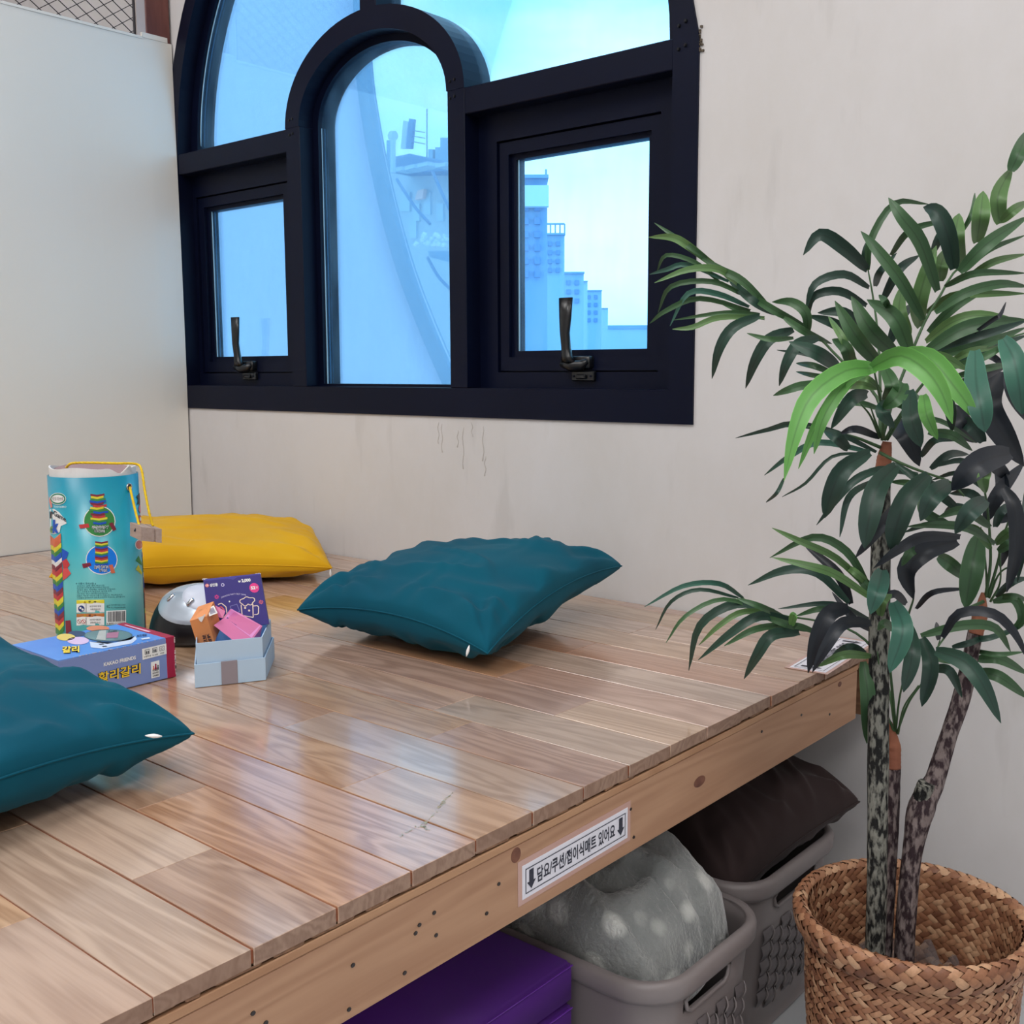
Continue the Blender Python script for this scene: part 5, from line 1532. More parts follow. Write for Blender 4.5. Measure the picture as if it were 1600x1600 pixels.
# ---- purple folding mat
M_PURP = mat('purple_vinyl', (92, 40, 142), 0.36, 0.5, noise_amt=.08, noise_scale=3, bump=.12, bump_scale=8)
pm = empty('folding_mat', (-1.0, .55, ZF), label='purple vinyl folding mat folded flat under the platform', cat='mat')
zt = -.250
for i in range(5):
    z1_ = zt - i * .052; z0_ = z1_ - .0505
    if i == 4: z0_ = ZF + .0005
    bm = bmesh.new(); bmesh.ops.create_cube(bm, size=1)
    for v in bm.verts: v.co = Vector((-1.02 + v.co.x * .63, .53 + v.co.y * .80, (z0_ + z1_) / 2 + v.co.z * (z1_ - z0_)))
    bmesh.ops.bevel(bm, geom=bm.edges[:], offset=.006, segments=3, affect='EDGES')
    me = bpy.data.meshes.new('panel'); bm.to_mesh(me); bm.free(); o_ = link_mesh('panel', me, M_PURP, pm, smooth=True)
    bb = MB(); bb.tube([(-.7045, .135, z1_ - .0035), (-.7045, .925, z1_ - .0035)], .0011, 5); bb.build('seam', M_PURP, o_)

# ------------------------------------------------------------------ wicker basket
BC = Vector((-.432, 1.235, 0)); RZ = -.222
def brad(z):
    t = (RZ - z) / (RZ - ZF)
    return .1240 - .0020 * min(1, t * 8) - .020 * t + .003 * sin(t * pi)
M_WICK = mat('woven_seagrass', (178, 128, 92), 0.5, 0.4)
n, bb_ = nodes_of(M_WICK)
at = n.nodes.new('ShaderNodeAttribute'); at.attribute_name = 'tone'; cr2 = n.nodes.new('ShaderNodeValToRGB')
n.links.new(at.outputs['Fac'], cr2.inputs[0])
cr2.color_ramp.elements[0].color = lin((126, 82, 60)); cr2.color_ramp.elements[1].color = lin((214, 172, 136))
e = cr2.color_ramp.elements.new(.35); e.color = lin((162, 112, 82)); e = cr2.color_ramp.elements.new(.75); e.color = lin((190, 142, 108))
tcn = n.nodes.new('ShaderNodeTexCoord'); fb = n.nodes.new('ShaderNodeTexNoise'); fb.inputs['Scale'].default_value = 380; mx2 = n.nodes.new('ShaderNodeMixRGB'); mx2.blend_type = 'MULTIPLY'; mx2.inputs[0].default_value = .35
n.links.new(tcn.outputs['Object'], fb.inputs['Vector']); n.links.new(cr2.outputs[0], mx2.inputs[1]); n.links.new(fb.outputs['Fac'], mx2.inputs[2]); n.links.new(mx2.outputs[0], bb_.inputs['Base Color'])
def set_tone(o_, vals):
    a_ = o_.data.attributes.new('tone', 'FLOAT', 'POINT'); a_.data.foreach_set('value', vals)
M_WICKD = mat('woven_core', (84, 52, 36), .8, .2)
wb = empty('wicker_basket', (BC.x, BC.y, ZF), label='round woven seagrass basket standing on the floor with the palm in it', cat='basket')
def surf(a, z, r): return Vector((BC.x + r * cos(a), BC.y + r * sin(a), z))
# core shell (dark, under the weave)
zs = [RZ - (RZ - ZF) * i / 12 for i in range(13)]
bb = MB(); bb.loft([[surf(2 * pi * k / 72, z if i else z, brad(z)) for k in range(72)] for i, z in enumerate(zs)] + [], cap1=False)
bb.loft([[surf(2 * pi * k / 72, z, brad(z) - .004) for k in range(72)] for z in zs])
bb.add([surf(2 * pi * k / 72, ZF + .001, brad(ZF)) for k in range(72)], [tuple(range(72))])
bb.build('core', M_WICKD, wb)
strips = []
rq = random.Random(21)
def strip(ac, zc, length, width, ang, rf, out=1, lift=.0016):
    """one strand: a bulged slip across the surface at angle ang"""
    V_ = []
    for i in range(4):
        s_ = (i / 3 - .5) * length
        for j in (-1, 0, 1):
            w_ = j * width * .5 * (.82 if i in (0, 3) else 1)
            du_ = s_ * cos(ang) - w_ * sin(ang); dz = s_ * sin(ang) + w_ * cos(ang)
            z = zc + dz; rr0, zz0, nx_, nz_ = rf(z)
            h_ = lift * (1 if i in (1, 2) else -.25) + (.0009 if j == 0 else 0)
            a = ac + du_ / max(.05, rr0)
            V_.append(surf(a, zz0 + nz_ * h_, rr0 + nx_ * h_ * out))
    F_ = []
    for i in range(3):
        for j in range(2): F_.append((i * 3 + j, i * 3 + j + 1, (i + 1) * 3 + j + 1, (i + 1) * 3 + j) if out < 0 else (i * 3 + j, (i + 1) * 3 + j, (i + 1) * 3 + j + 1, i * 3 + j + 1))
    strips.append((V_, F_, Vector(V_[4])))
def rf_out(z): return brad(max(z, ZF)) + .0012, z, 1, 0
def rf_in(z): return brad(z) - .0052, z, 1, 0
row = .0078
z = RZ - .030; i = 0
while z > ZF + .004:
    na = int(2 * pi * brad(z) / .0108)
    for k in range(na):
        a = 2 * pi * (k + (.5 if i % 2 else 0) + rq.uniform(-.06, .06)) / na
        strip(a, z + rq.uniform(-.0006, .0006), .0180, .0060, (.62 if i % 2 else -.62) + rq.uniform(-.08, .08), rf_out, 1, rq.uniform(.0011, .0021))
    z -= row; i += 1
z = RZ - .004; i = 0
while z > RZ - .17:
    na = int(2 * pi * brad(z) / .0115)
    for k in range(na):
        a = 2 * pi * (k + (.5 if i % 2 else 0)) / na
        strip(a, z, .017, .007, (.62 if i % 2 else -.62) + rq.uniform(-.08, .08), rf_in, -1, rq.uniform(.001, .0018))
    z -= row; i += 1
# flared rim roll: param runs over the lip
def rim_prof(s_):  # s_ 0 (under outside) .. 1 (inside top)
    P = [(.1235, -.032), (.1295, -.027), (.1350, -.015), (.1368, -.004), (.1335, .004), (.1280, .0045), (.1210, -.003)]
    t = max(0, min(.9999, s_)) * (len(P) - 1); k = int(t); f = t - k
    a = (P[k][0] * (1 - f) + P[k + 1][0] * f, P[k][1] * (1 - f) + P[k + 1][1] * f); d_ = (P[k + 1][0] - P[k][0], P[k + 1][1] - P[k][1]); L_ = math.hypot(*d_)
    return a[0], RZ + a[1], d_[1] / L_, -d_[0] / L_
bb = MB(); bb.loft([[surf(2 * pi * k / 72, rim_prof(s_ / 12)[1], rim_prof(s_ / 12)[0]) for k in range(72)] for s_ in range(13)]); bb.build('rim_roll', M_WICKD, wb, smooth=True)
RL = .058
for i in range(6):
    na = 60
    for k in range(na):
        a = 2 * pi * (k + (.5 if i % 2 else 0) + rq.uniform(-.05, .05)) / na
        s_c = (i + .5) / 6 * RL
        strip(a, s_c, .0200, .0084, (.58 if i % 2 else -.58) + rq.uniform(-.1, .1), lambda q_: rim_prof(q_ / RL), 1, rq.uniform(.0014, .0024))
# the strands nearest the viewer are parts of their own, the rest is joined
vis = []
for V_, F_, c_ in strips:
    nrm = Vector((c_.x - BC.x, c_.y - BC.y, 0)).normalized(); tocam = (CAM - c_)
    k_ = (c_ - CAM).dot(_fw); xx = 800 + FPX * (c_ - CAM).dot(RT) / k_; yy = 800 - FPX * (c_ - CAM).dot(UP) / k_
    ok = nrm.dot(tocam) > 0.25 and 0 < xx < 1600 and 0 < yy < 1600 and c_.z < RZ + .004
    vis.append((0 if ok else 1, tocam.length))
order = sorted(range(len(strips)), key=lambda i_: vis[i_])
for i_ in order[:290]:
    V_, F_, c_ = strips[i_]; bb = MB(); bb.add(V_, F_); set_tone(bb.build('strand', M_WICK, wb, smooth=True), [rq.random()] * 12)
bb = MB()
for i_ in order[290:]: bb.add(strips[i_][0], strips[i_][1])
set_tone(bb.build('weave', M_WICK, wb, smooth=True, kind='stuff'), [t_ for _ in order[290:] for t_ in [rq.random()] * 12])
# ------------------------------------------------------------------ potted palm
M_LEAF = {}
def leafmat(k, c, c2, rough=.46):
    m = mat('leaf_' + k, c, rough, 0.5, color2=c2, noise_scale=7, bump=.08, bump_scale=30, rand=.10)
    n, b = nodes_of(m); b.inputs['Subsurface Weight'].default_value = 0
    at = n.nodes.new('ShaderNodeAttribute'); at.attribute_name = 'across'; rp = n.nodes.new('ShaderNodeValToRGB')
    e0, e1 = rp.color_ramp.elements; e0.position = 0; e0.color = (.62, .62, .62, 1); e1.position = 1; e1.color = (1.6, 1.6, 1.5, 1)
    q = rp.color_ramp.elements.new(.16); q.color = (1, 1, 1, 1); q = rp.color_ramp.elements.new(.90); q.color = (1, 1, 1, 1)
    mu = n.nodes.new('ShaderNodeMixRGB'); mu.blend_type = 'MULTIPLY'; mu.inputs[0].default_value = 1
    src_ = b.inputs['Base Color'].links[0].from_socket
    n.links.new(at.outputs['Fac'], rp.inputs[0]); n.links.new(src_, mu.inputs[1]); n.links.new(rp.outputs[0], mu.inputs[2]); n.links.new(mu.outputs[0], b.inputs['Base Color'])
    M_LEAF[k] = m
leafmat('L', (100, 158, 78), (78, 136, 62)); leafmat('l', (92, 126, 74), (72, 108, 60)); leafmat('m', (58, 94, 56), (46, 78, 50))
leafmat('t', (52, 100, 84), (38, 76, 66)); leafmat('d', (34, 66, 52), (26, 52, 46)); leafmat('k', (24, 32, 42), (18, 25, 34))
M_STEM = mat('green_stem', (62, 92, 58), .5, .4)
M_SHEATH = mat('rust_sheath', (160, 104, 80), .7, .2, color2=(126, 78, 62), noise_scale=40, stretch=(1, 1, .3))
M_BARK = mat('mottled_bark', (124, 124, 116), .8, .2, color2=(30, 30, 30), noise_scale=120, stretch=(1.6, 1.6, .6), bump=1.0, bump_scale=120)
M_BARK2 = mat('purple_bark', (124, 112, 110), .8, .2, color2=(50, 38, 42), noise_scale=110, stretch=(1.5, 1.5, .6), bump=1.0, bump_scale=120)
for m_ in (M_BARK, M_BARK2):
    for nd in m_.node_tree.nodes:
        if nd.type == 'VALTORGB': nd.color_ramp.elements[0].position = .44; nd.color_ramp.elements[1].position = .58
palm = empty('potted_palm', (-.447, 1.222, -.375), label='artificial palm with three dark trunks and long drooping leaves in the basket', cat='plant')
def conv(reg, x, y):
    return (1000 + x * .375, (200 if reg == 'P' else 700) + y * .375)
rl = random.Random(77)
def ppt(reg, x, y, d):
    X, Y = conv(reg, x, y); p = px(X, Y, d)
    if p.y > 1.600:
        r_ = ray(X, Y); p = CAM + r_ * (1.600 / r_.y)
    return p
def leaf(parent, reg, pts, w, tone, d0, d1, fold=None, tw=None, blunt=0):
    P = []
    n_ = len(pts)
    for i, (x, y) in enumerate(pts):
        P.append(ppt(reg, x, y, d0 + (d1 - d0) * i / (n_ - 1) - .03 * sin(pi * i / (n_ - 1))))
    C_ = catmull(P, 13)
    dm = (C_[6] - CAM).dot(_fw)
    W = w * .375 / FPX * dm * 1.26
    tw = rl.uniform(-.38, .38) if tw is None else tw
    fold = rl.uniform(.06, .16) if fold is None else fold
    V = []; F = []
    prev = None
    for i, p in enumerate(C_):
        t = i / 12
        tg_ = (C_[min(i + 1, 12)] - C_[max(i - 1, 0)]).normalized()
        vd = (p - CAM).normalized()
        s_ = tg_.cross(vd)
        if s_.length < .15: s_ = prev or tg_.orthogonal()
        s_.normalize()
        if prev is not None and s_.dot(prev) < 0: s_ = -s_
        prev = s_.copy()
        nn = s_.cross(tg_).normalized()
        if nn.dot(vd) > 0: nn = -nn          # toward the viewer
        a = tw * (1 - .5 * t)
        s2 = s_ * cos(a) + nn * sin(a); n2 = nn * cos(a) - s_ * sin(a)
        prof = (t + .02) ** .32 * (1 - t ** (3.6 if blunt else 2.3)) ** .85
        hw = W * .5 * prof * 1.12 + .0003
        for q in (-1, -.5, 0, .5, 1):
            V.append(p + s2 * hw * q - n2 * (hw * fold * (1 - abs(q)) * 2 - hw * .10 * (q * q)))
    for i in range(12):
        for j in range(4): F.append((i * 5 + j, i * 5 + j + 1, (i + 1) * 5 + j + 1, (i + 1) * 5 + j))
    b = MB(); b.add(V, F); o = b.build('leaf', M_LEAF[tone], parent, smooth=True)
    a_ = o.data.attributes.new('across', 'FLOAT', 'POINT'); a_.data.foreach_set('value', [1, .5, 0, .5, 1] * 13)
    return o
def frond(reg, stem, d0, d1, leaves, rad=.0022):
    n_ = len(stem)
    P = catmull([ppt(reg, x, y, d0 + (d1 - d0) * i / (n_ - 1)) for i, (x, y) in enumerate(stem)], 18)
    b = MB(); b.tube(P, [rad * (1 - .55 * i / 17) for i in range(18)], 6); o = b.build('frond', M_STEM, palm, smooth=True)
    for L_ in leaves:
        pts, w, tone = L_[0], L_[1], L_[2]
        kw = L_[3] if len(L_) > 3 else {}
        a0 = kw.pop('a', d0 + (d1 - d0) * .55); a1 = kw.pop('b', a0 + rl.uniform(-.05, .05)); rg = kw.pop('r', reg)
        leaf(o, rg, pts, w, tone, a0, a1, **kw)
    return o
# trunks
def trunk(P, rad, m, name='trunk', n=14):
    C_ = catmull(P, 40); b = MB(); rings = []
    for i, p in enumerate(C_):
        t = (C_[min(i + 1, 39)] - C_[max(i - 1, 0)]).normalized(); a = t.cross(Vector((0, 1, 0))).normalized(); c_ = t.cross(a)
        f = i / 39 * (len(rad) - 1); k = min(int(f), len(rad) - 2); r = rad[k] * (1 - f + k) + rad[k + 1] * (f - k)
        rings.append([p + (a * cos(th) + c_ * sin(th)) * r * (1 + .07 * noise.noise(Vector((cos(th) * 1.6, sin(th) * 1.6, i * .45)))) for th in [2 * pi * q / n for q in range(n)]])
    b.loft(rings, cap0=True, cap1=True); return fix_normals(b.build(name, m, palm, smooth=True))
def tp(x, y, d): return px(x, y, d)
D1 = 1.275
trunk([tp(1366, 1530, 1.315), tp(1370, 1400, 1.30), tp(1372, 1200, 1.28), tp(1374, 1000, 1.262), tp(1376, 850, 1.25), tp(1379, 735, 1.24)], [.0118, .0118, .0122, .0120, .0108, .0088], M_BARK)
trunk([tp(1379, 740, 1.24), tp(1382, 715, 1.238), tp(1386, 690, 1.236)], [.0092, .0082, .0050], M_SHEATH, 'sheath')
trunk([tp(1378, 1530, 1.345), tp(1384, 1420, 1.34), tp(1391, 1300, 1.335), tp(1396, 1200, 1.33)], [.0105, .0105, .0100, .0085], M_BARK2)
trunk([tp(1396, 1200, 1.33), tp(1396, 1165, 1.328), tp(1391, 1128, 1.325)], [.0088, .0088, .0020], M_SHEATH, 'sheath')
trunk([tp(1411, 1530, 1.33), tp(1417, 1420, 1.32), tp(1426, 1330, 1.315), tp(1440, 1262, 1.31), tp(1462, 1215, 1.31), tp(1482, 1150, 1.31), tp(1505, 1080, 1.31), tp(1524, 985, 1.30)], [.0120, .0118, .0118, .0165, .0118, .0100, .0105, .0085], M_BARK2)
trunk([tp(1441, 1262, 1.31), tp(1443, 1240, 1.305), tp(1447, 1224, 1.30)], [.0125, .0110, .0098], M_BARK, 'trunk_stub')
trunk([tp(1524, 990, 1.30), tp(1532, 958, 1.298), tp(1536, 926, 1.296)], [.0090, .0088, .0022], M_SHEATH, 'sheath')
# nursery pot and plastic wrap inside the basket
M_SOIL = mat('brown_peat', (72, 50, 44), .95, .1, noise_amt=.3, noise_scale=60, bump=.8, bump_scale=90)
bb = MB(); pc = Vector((-.447, 1.222, 0))
def pr_(r, z): return [Vector((pc.x + r * cos(2 * pi * k / 32), pc.y + r * sin(2 * pi * k / 32), z)) for k in range(32)]
bb.loft([pr_(.062, ZF + .003), pr_(.078, -.355), pr_(.081, -.355), pr_(.081, -.348), pr_(.075, -.348), pr_(.073, -.372)], cap0=True, cap1=True); fix_normals(bb.build('nursery_pot', M_SOIL, palm))
M_FILM = bpy.data.materials.new('clear_film'); M_FILM.use_nodes = True
n = M_FILM.node_tree; n.nodes.clear(); out = n.nodes.new('ShaderNodeOutputMaterial'); tr = n.nodes.new('ShaderNodeBsdfTransparent'); gl = n.nodes.new('ShaderNodeBsdfGlossy'); gl.inputs['Roughness'].default_value = .15
tr.inputs[0].default_value = (.86, .84, .85, 1); df = n.nodes.new('ShaderNodeBsdfDiffuse'); df.inputs[0].default_value = (.5, .5, .52, 1)
m1 = n.nodes.new('ShaderNodeMixShader'); m1.inputs[0].default_value = .30; m2 = n.nodes.new('ShaderNodeMixShader'); m2.inputs[0].default_value = .22
n.links.new(tr.outputs[0], m1.inputs[1]); n.links.new(df.outputs[0], m1.inputs[2]); n.links.new(m1.outputs[0], m2.inputs[1]); n.links.new(gl.outputs[0], m2.inputs[2]); n.links.new(m2.outputs[0], out.inputs[0])
bb = MB(); rings = []
for j in range(9):
    row = []
    for k in range(80):
        t = 2 * pi * k / 80; nn = noise.noise(Vector((cos(t) * 3, sin(t) * 3, j * .5))); r = .078 + .008 * j / 8 + nn * .010 * (j / 8) ** .6
        row.append(Vector((pc.x + r * cos(t), pc.y + r * sin(t), -.37 + .0085 * j + .026 * noise.noise(Vector((cos(t) * 4, sin(t) * 4, 5))) * j / 8)))
    rings.append(row)
bb.loft(rings); bb.build('plastic_wrap', M_FILM, palm, smooth=True)
k = dict
# frond A: long, reaching left across the window
frond('P', [(1010, 1300), (1000, 1150), (920, 1040), (830, 960), (740, 870), (600, 790), (430, 690), (330, 590)], 1.235, 1.36, [
 ([(320, 575), (200, 490), (60, 395)], 22, 'm', k(a=1.35)), ([(330, 590), (200, 490), (130, 455), (35, 455)], 34, 'l', k(a=1.35)),
 ([(330, 640), (230, 560), (110, 530), (70, 600)], 18, 'm', k(a=1.34)), ([(370, 640), (200, 570), (110, 590), (40, 610)], 20, 't', k(a=1.34)),
 ([(420, 660), (330, 590), (200, 590), (60, 645)], 30, 'l', k(a=1.34)), ([(440, 700), (300, 640), (130, 660), (75, 770)], 22, 'm', k(a=1.33)),
 ([(455, 745), (320, 690), (200, 690), (125, 825)], 24, 't', k(a=1.33)), ([(540, 750), (430, 640), (340, 590), (240, 530)], 32, 'm', k(a=1.32)),
 ([(460, 760), (250, 710), (110, 760), (40, 815)], 22, 'm', k(a=1.33)), ([(500, 775), (350, 770), (140, 800)], 18, 'm', k(a=1.32)),
 ([(520, 790), (330, 790), (220, 830), (135, 838)], 24, 'l', k(a=1.32)), ([(500, 782), (390, 830), (330, 920), (300, 1045)], 46, 'd', k(a=1.31, tw=.1)),
 ([(640, 840), (540, 880), (480, 970), (440, 1085)], 50, 'd', k(a=1.29, tw=.1)), ([(745, 875), (660, 900), (610, 980), (580, 1075)], 48, 'd', k(a=1.27, tw=.1)),
 ([(700, 850), (690, 770), (630, 725), (550, 725)], 42, 'm', k(a=1.28)), ([(640, 875), (540, 880), (445, 855)], 22, 'm', k(a=1.29)),
 ([(830, 1000), (740, 940), (620, 890)], 62, 'd', k(a=1.27)), ([(800, 1020), (720, 990), (650, 980)], 28, 'm'), ([(790, 1040), (720, 1030), (650, 1015)], 20, 'm'),
 ([(840, 1010), (720, 950), (570, 925)], 18, 'd'), ([(450, 690), (560, 760), (700, 830)], 34, 'm', k(a=1.33)), ([(380, 640), (470, 720), (560, 780)], 36, 'd', k(a=1.34)),
 ([(330, 720), (420, 760), (520, 800)], 26, 'm', k(a=1.34)), ([(600, 790), (690, 850), (800, 900)], 30, 'm', k(a=1.28)),
 ([(890, 1060), (700, 1070), (620, 1090), (555, 1115)], 36, 'm', k(a=1.22)), ([(950, 1110), (880, 1130), (795, 1255)], 62, 'd', k(a=1.22)),
 ([(1000, 1170), (900, 1145), (800, 1165)], 26, 'm'), ([(880, 1000), (860, 920), (800, 880)], 56, 'm', k(a=1.24)), ([(905, 990), (840, 870), (785, 785)], 30, 'l', k(a=1.24))])
# frond B: upright, leaning right
frond('P', [(1010, 1290), (1060, 1120), (1130, 940), (1190, 800), (1250, 700), (1310, 600), (1410, 520), (1550, 420)], 1.235, 1.27, [
 ([(1000, 990), (900, 870), (812, 720)], 66, 'm', k(a=1.22)), ([(1070, 950), (960, 840), (880, 700)], 70, 'm', k(a=1.23)), ([(1125, 935), (1060, 790), (945, 715)], 72, 'm', k(a=1.24)),
 ([(1180, 800), (1090, 640), (990, 510), (920, 430)], 54, 'm', k(a=1.24)), ([(1240, 680), (1170, 480), (1090, 370), (1035, 290)], 62, 'm', k(a=1.25)),
 ([(1310, 590), (1280, 440), (1235, 350), (1180, 330)], 78, 'd', k(a=1.26)), ([(1330, 600), (1450, 480), (1620, 365)], 58, 'm', k(a=1.24)),
 ([(1270, 660), (1400, 605), (1610, 605)], 30, 'm', k(a=1.24)), ([(1230, 770), (1350, 690), (1500, 650), (1620, 662)], 42, 'm', k(a=1.24)), ([(1180, 940), (1320, 850), (1450, 810), (1620, 800)], 62, 'm', k(a=1.22)),
 ([(1190, 890), (1300, 810), (1420, 780), (1570, 800)], 48, 'l', k(a=1.28)), ([(1170, 830), (1160, 740), (1195, 600), (1235, 490)], 72, 'l', k(a=1.30)), ([(1250, 640), (1255, 570), (1285, 495)], 62, 'l', k(a=1.31)),
 ([(1120, 860), (1080, 760), (1095, 650)], 58, 'l', k(a=1.30)), ([(1040, 755), (1020, 720), (995, 695)], 28, 'm'), ([(1340, 590), (1315, 460), (1330, 355)], 66, 'l', k(a=1.31, blunt=1)),
 ([(1405, 480), (1420, 370), (1430, 262)], 66, 'l', k(a=1.32, blunt=1)), ([(1345, 430), (1385, 350), (1395, 270)], 20, 'm', k(a=1.33)), ([(1500, 400), (1495, 280), (1550, 165)], 70, 'l', k(a=1.31)),
 ([(1545, 180), (1585, 90), (1612, 10)], 62, 'm', k(a=1.31)), ([(1505, 390), (1560, 340), (1620, 305)], 42, 'l', k(a=1.3)), ([(1350, 600), (1450, 510), (1610, 445)], 24, 'm', k(a=1.29)), ([(1380, 610), (1480, 555), (1610, 525)], 30, 'l', k(a=1.29)),
 ([(1370, 870), (1470, 800), (1500, 780), (1525, 725)], 18, 'k', k(a=1.2)), ([(1200, 940), (1380, 880), (1620, 800)], 44, 'd', k(a=1.24)), ([(1190, 770), (1300, 700), (1450, 690), (1610, 690)], 34, 'l', k(a=1.3)),
 ([(1200, 850), (1330, 730), (1480, 650)], 40, 'm', k(a=1.27))])
# frond C: darker, behind
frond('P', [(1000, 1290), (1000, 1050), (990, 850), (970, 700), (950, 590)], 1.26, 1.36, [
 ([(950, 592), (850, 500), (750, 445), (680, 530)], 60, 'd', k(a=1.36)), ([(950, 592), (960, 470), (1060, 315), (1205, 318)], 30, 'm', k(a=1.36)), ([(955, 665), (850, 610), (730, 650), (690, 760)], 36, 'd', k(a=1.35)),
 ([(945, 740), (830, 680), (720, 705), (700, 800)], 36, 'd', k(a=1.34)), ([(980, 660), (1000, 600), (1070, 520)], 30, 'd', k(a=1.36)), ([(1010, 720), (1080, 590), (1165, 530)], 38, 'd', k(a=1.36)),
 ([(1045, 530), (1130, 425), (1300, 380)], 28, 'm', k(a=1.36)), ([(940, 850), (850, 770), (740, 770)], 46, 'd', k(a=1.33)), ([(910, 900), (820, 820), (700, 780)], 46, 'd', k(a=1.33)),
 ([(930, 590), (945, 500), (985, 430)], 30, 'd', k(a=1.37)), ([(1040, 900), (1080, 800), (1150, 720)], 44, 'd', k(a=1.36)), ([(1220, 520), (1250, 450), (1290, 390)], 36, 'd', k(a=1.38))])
# frond D: bright one bending toward the viewer
frond('P', [(1015, 1290), (1010, 1180), (990, 1080), (975, 1010)], 1.23, 1.10, [
 ([(985, 1000), (860, 1010), (720, 1110), (650, 1260), (600, 1470)], 88, 'L', k(a=1.10, b=1.04, tw=.1)), ([(985, 1000), (860, 1060), (740, 1230), (660, 1420)], 48, 'L', k(a=1.11, b=1.08)),
 ([(920, 1010), (830, 1100), (760, 1220), (725, 1358)], 54, 'L', k(a=1.10, b=1.06)), ([(965, 1000), (1080, 950), (1190, 1010), (1260, 1110), (1302, 1232)], 92, 'L', k(a=1.09, b=1.03, tw=.1)),
 ([(1060, 950), (1200, 960), (1320, 1090), (1412, 1222)], 92, 'L', k(a=1.11, b=1.05, tw=-.1)), ([(1150, 948), (1260, 955), (1370, 1012)], 42, 'l', k(a=1.12)), ([(1180, 1110), (1195, 1200), (1240, 1298)], 56, 'L', k(a=1.12)),
 ([(1125, 1090), (1130, 1210), (1172, 1330)], 66, 'd', k(a=1.16, blunt=1)), ([(1255, 1080), (1290, 1160), (1300, 1268)], 52, 'd', k(a=1.16)), ([(1020, 1000), (1050, 1080), (1010, 1140)], 60, 'm', k(a=1.18)),
 ([(1100, 1060), (1070, 1120), (1010, 1170)], 72, 'm', k(a=1.19)), ([(1050, 1140), (1010, 1180), (1060, 1250)], 60, 'd', k(a=1.19)), ([(1160, 1110), (1100, 1150), (1050, 1130)], 44, 'm', k(a=1.2)),
 ([(905, 1040), (950, 1050), (1010, 1100)], 34, 'l', k(a=1.2)), ([(860, 1080), (920, 1070), (990, 1090)], 34, 'l', k(a=1.2)), ([(600, 1460), (570, 1520), (525, 1560)], 14, 'd', k(a=1.05))])
# frond E: to the right
frond('P', [(1030, 1290), (1110, 1160), (1220, 1020), (1330, 950), (1450, 900), (1620, 850)], 1.235, 1.13, [
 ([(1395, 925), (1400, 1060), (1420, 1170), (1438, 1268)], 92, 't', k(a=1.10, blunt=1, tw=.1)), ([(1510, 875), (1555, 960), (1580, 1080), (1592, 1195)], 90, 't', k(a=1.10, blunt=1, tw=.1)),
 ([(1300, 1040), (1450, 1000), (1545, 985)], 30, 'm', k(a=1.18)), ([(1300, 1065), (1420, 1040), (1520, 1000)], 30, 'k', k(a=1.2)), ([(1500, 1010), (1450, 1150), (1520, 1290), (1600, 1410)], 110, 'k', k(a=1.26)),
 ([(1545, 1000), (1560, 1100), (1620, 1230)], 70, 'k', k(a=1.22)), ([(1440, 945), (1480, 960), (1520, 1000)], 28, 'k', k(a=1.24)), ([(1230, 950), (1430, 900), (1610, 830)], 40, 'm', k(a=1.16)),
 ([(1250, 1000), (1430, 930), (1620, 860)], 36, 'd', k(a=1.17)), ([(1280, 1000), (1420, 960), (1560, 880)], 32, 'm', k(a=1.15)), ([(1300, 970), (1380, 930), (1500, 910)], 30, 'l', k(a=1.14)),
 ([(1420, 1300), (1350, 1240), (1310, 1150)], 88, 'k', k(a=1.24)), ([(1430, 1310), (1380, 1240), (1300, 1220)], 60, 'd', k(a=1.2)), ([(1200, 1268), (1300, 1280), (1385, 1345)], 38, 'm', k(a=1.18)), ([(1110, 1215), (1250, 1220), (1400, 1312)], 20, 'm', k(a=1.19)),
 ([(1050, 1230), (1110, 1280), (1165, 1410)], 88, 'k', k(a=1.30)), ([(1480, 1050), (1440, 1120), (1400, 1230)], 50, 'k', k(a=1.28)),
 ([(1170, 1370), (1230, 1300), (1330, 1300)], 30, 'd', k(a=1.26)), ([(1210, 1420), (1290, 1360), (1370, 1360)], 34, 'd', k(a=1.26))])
# lower crown of the tall trunk: dark leaves hanging left
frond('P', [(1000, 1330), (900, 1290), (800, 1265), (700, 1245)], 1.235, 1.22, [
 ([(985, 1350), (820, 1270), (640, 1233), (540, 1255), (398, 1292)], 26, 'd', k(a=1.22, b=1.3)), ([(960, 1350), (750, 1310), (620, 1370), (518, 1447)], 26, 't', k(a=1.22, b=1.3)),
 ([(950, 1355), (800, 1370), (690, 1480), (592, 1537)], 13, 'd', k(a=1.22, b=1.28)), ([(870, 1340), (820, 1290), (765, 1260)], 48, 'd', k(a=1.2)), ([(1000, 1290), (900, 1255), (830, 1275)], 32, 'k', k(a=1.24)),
 ([(960, 1350), (850, 1420), (800, 1520), (770, 1625)], 74, 'd', k(a=1.17, blunt=1)), ([(990, 1420), (880, 1480), (735, 1655)], 34, 'd', k(a=1.22)), ([(970, 1470), (870, 1540), (832, 1705)], 28, 'd', k(a=1.22))])
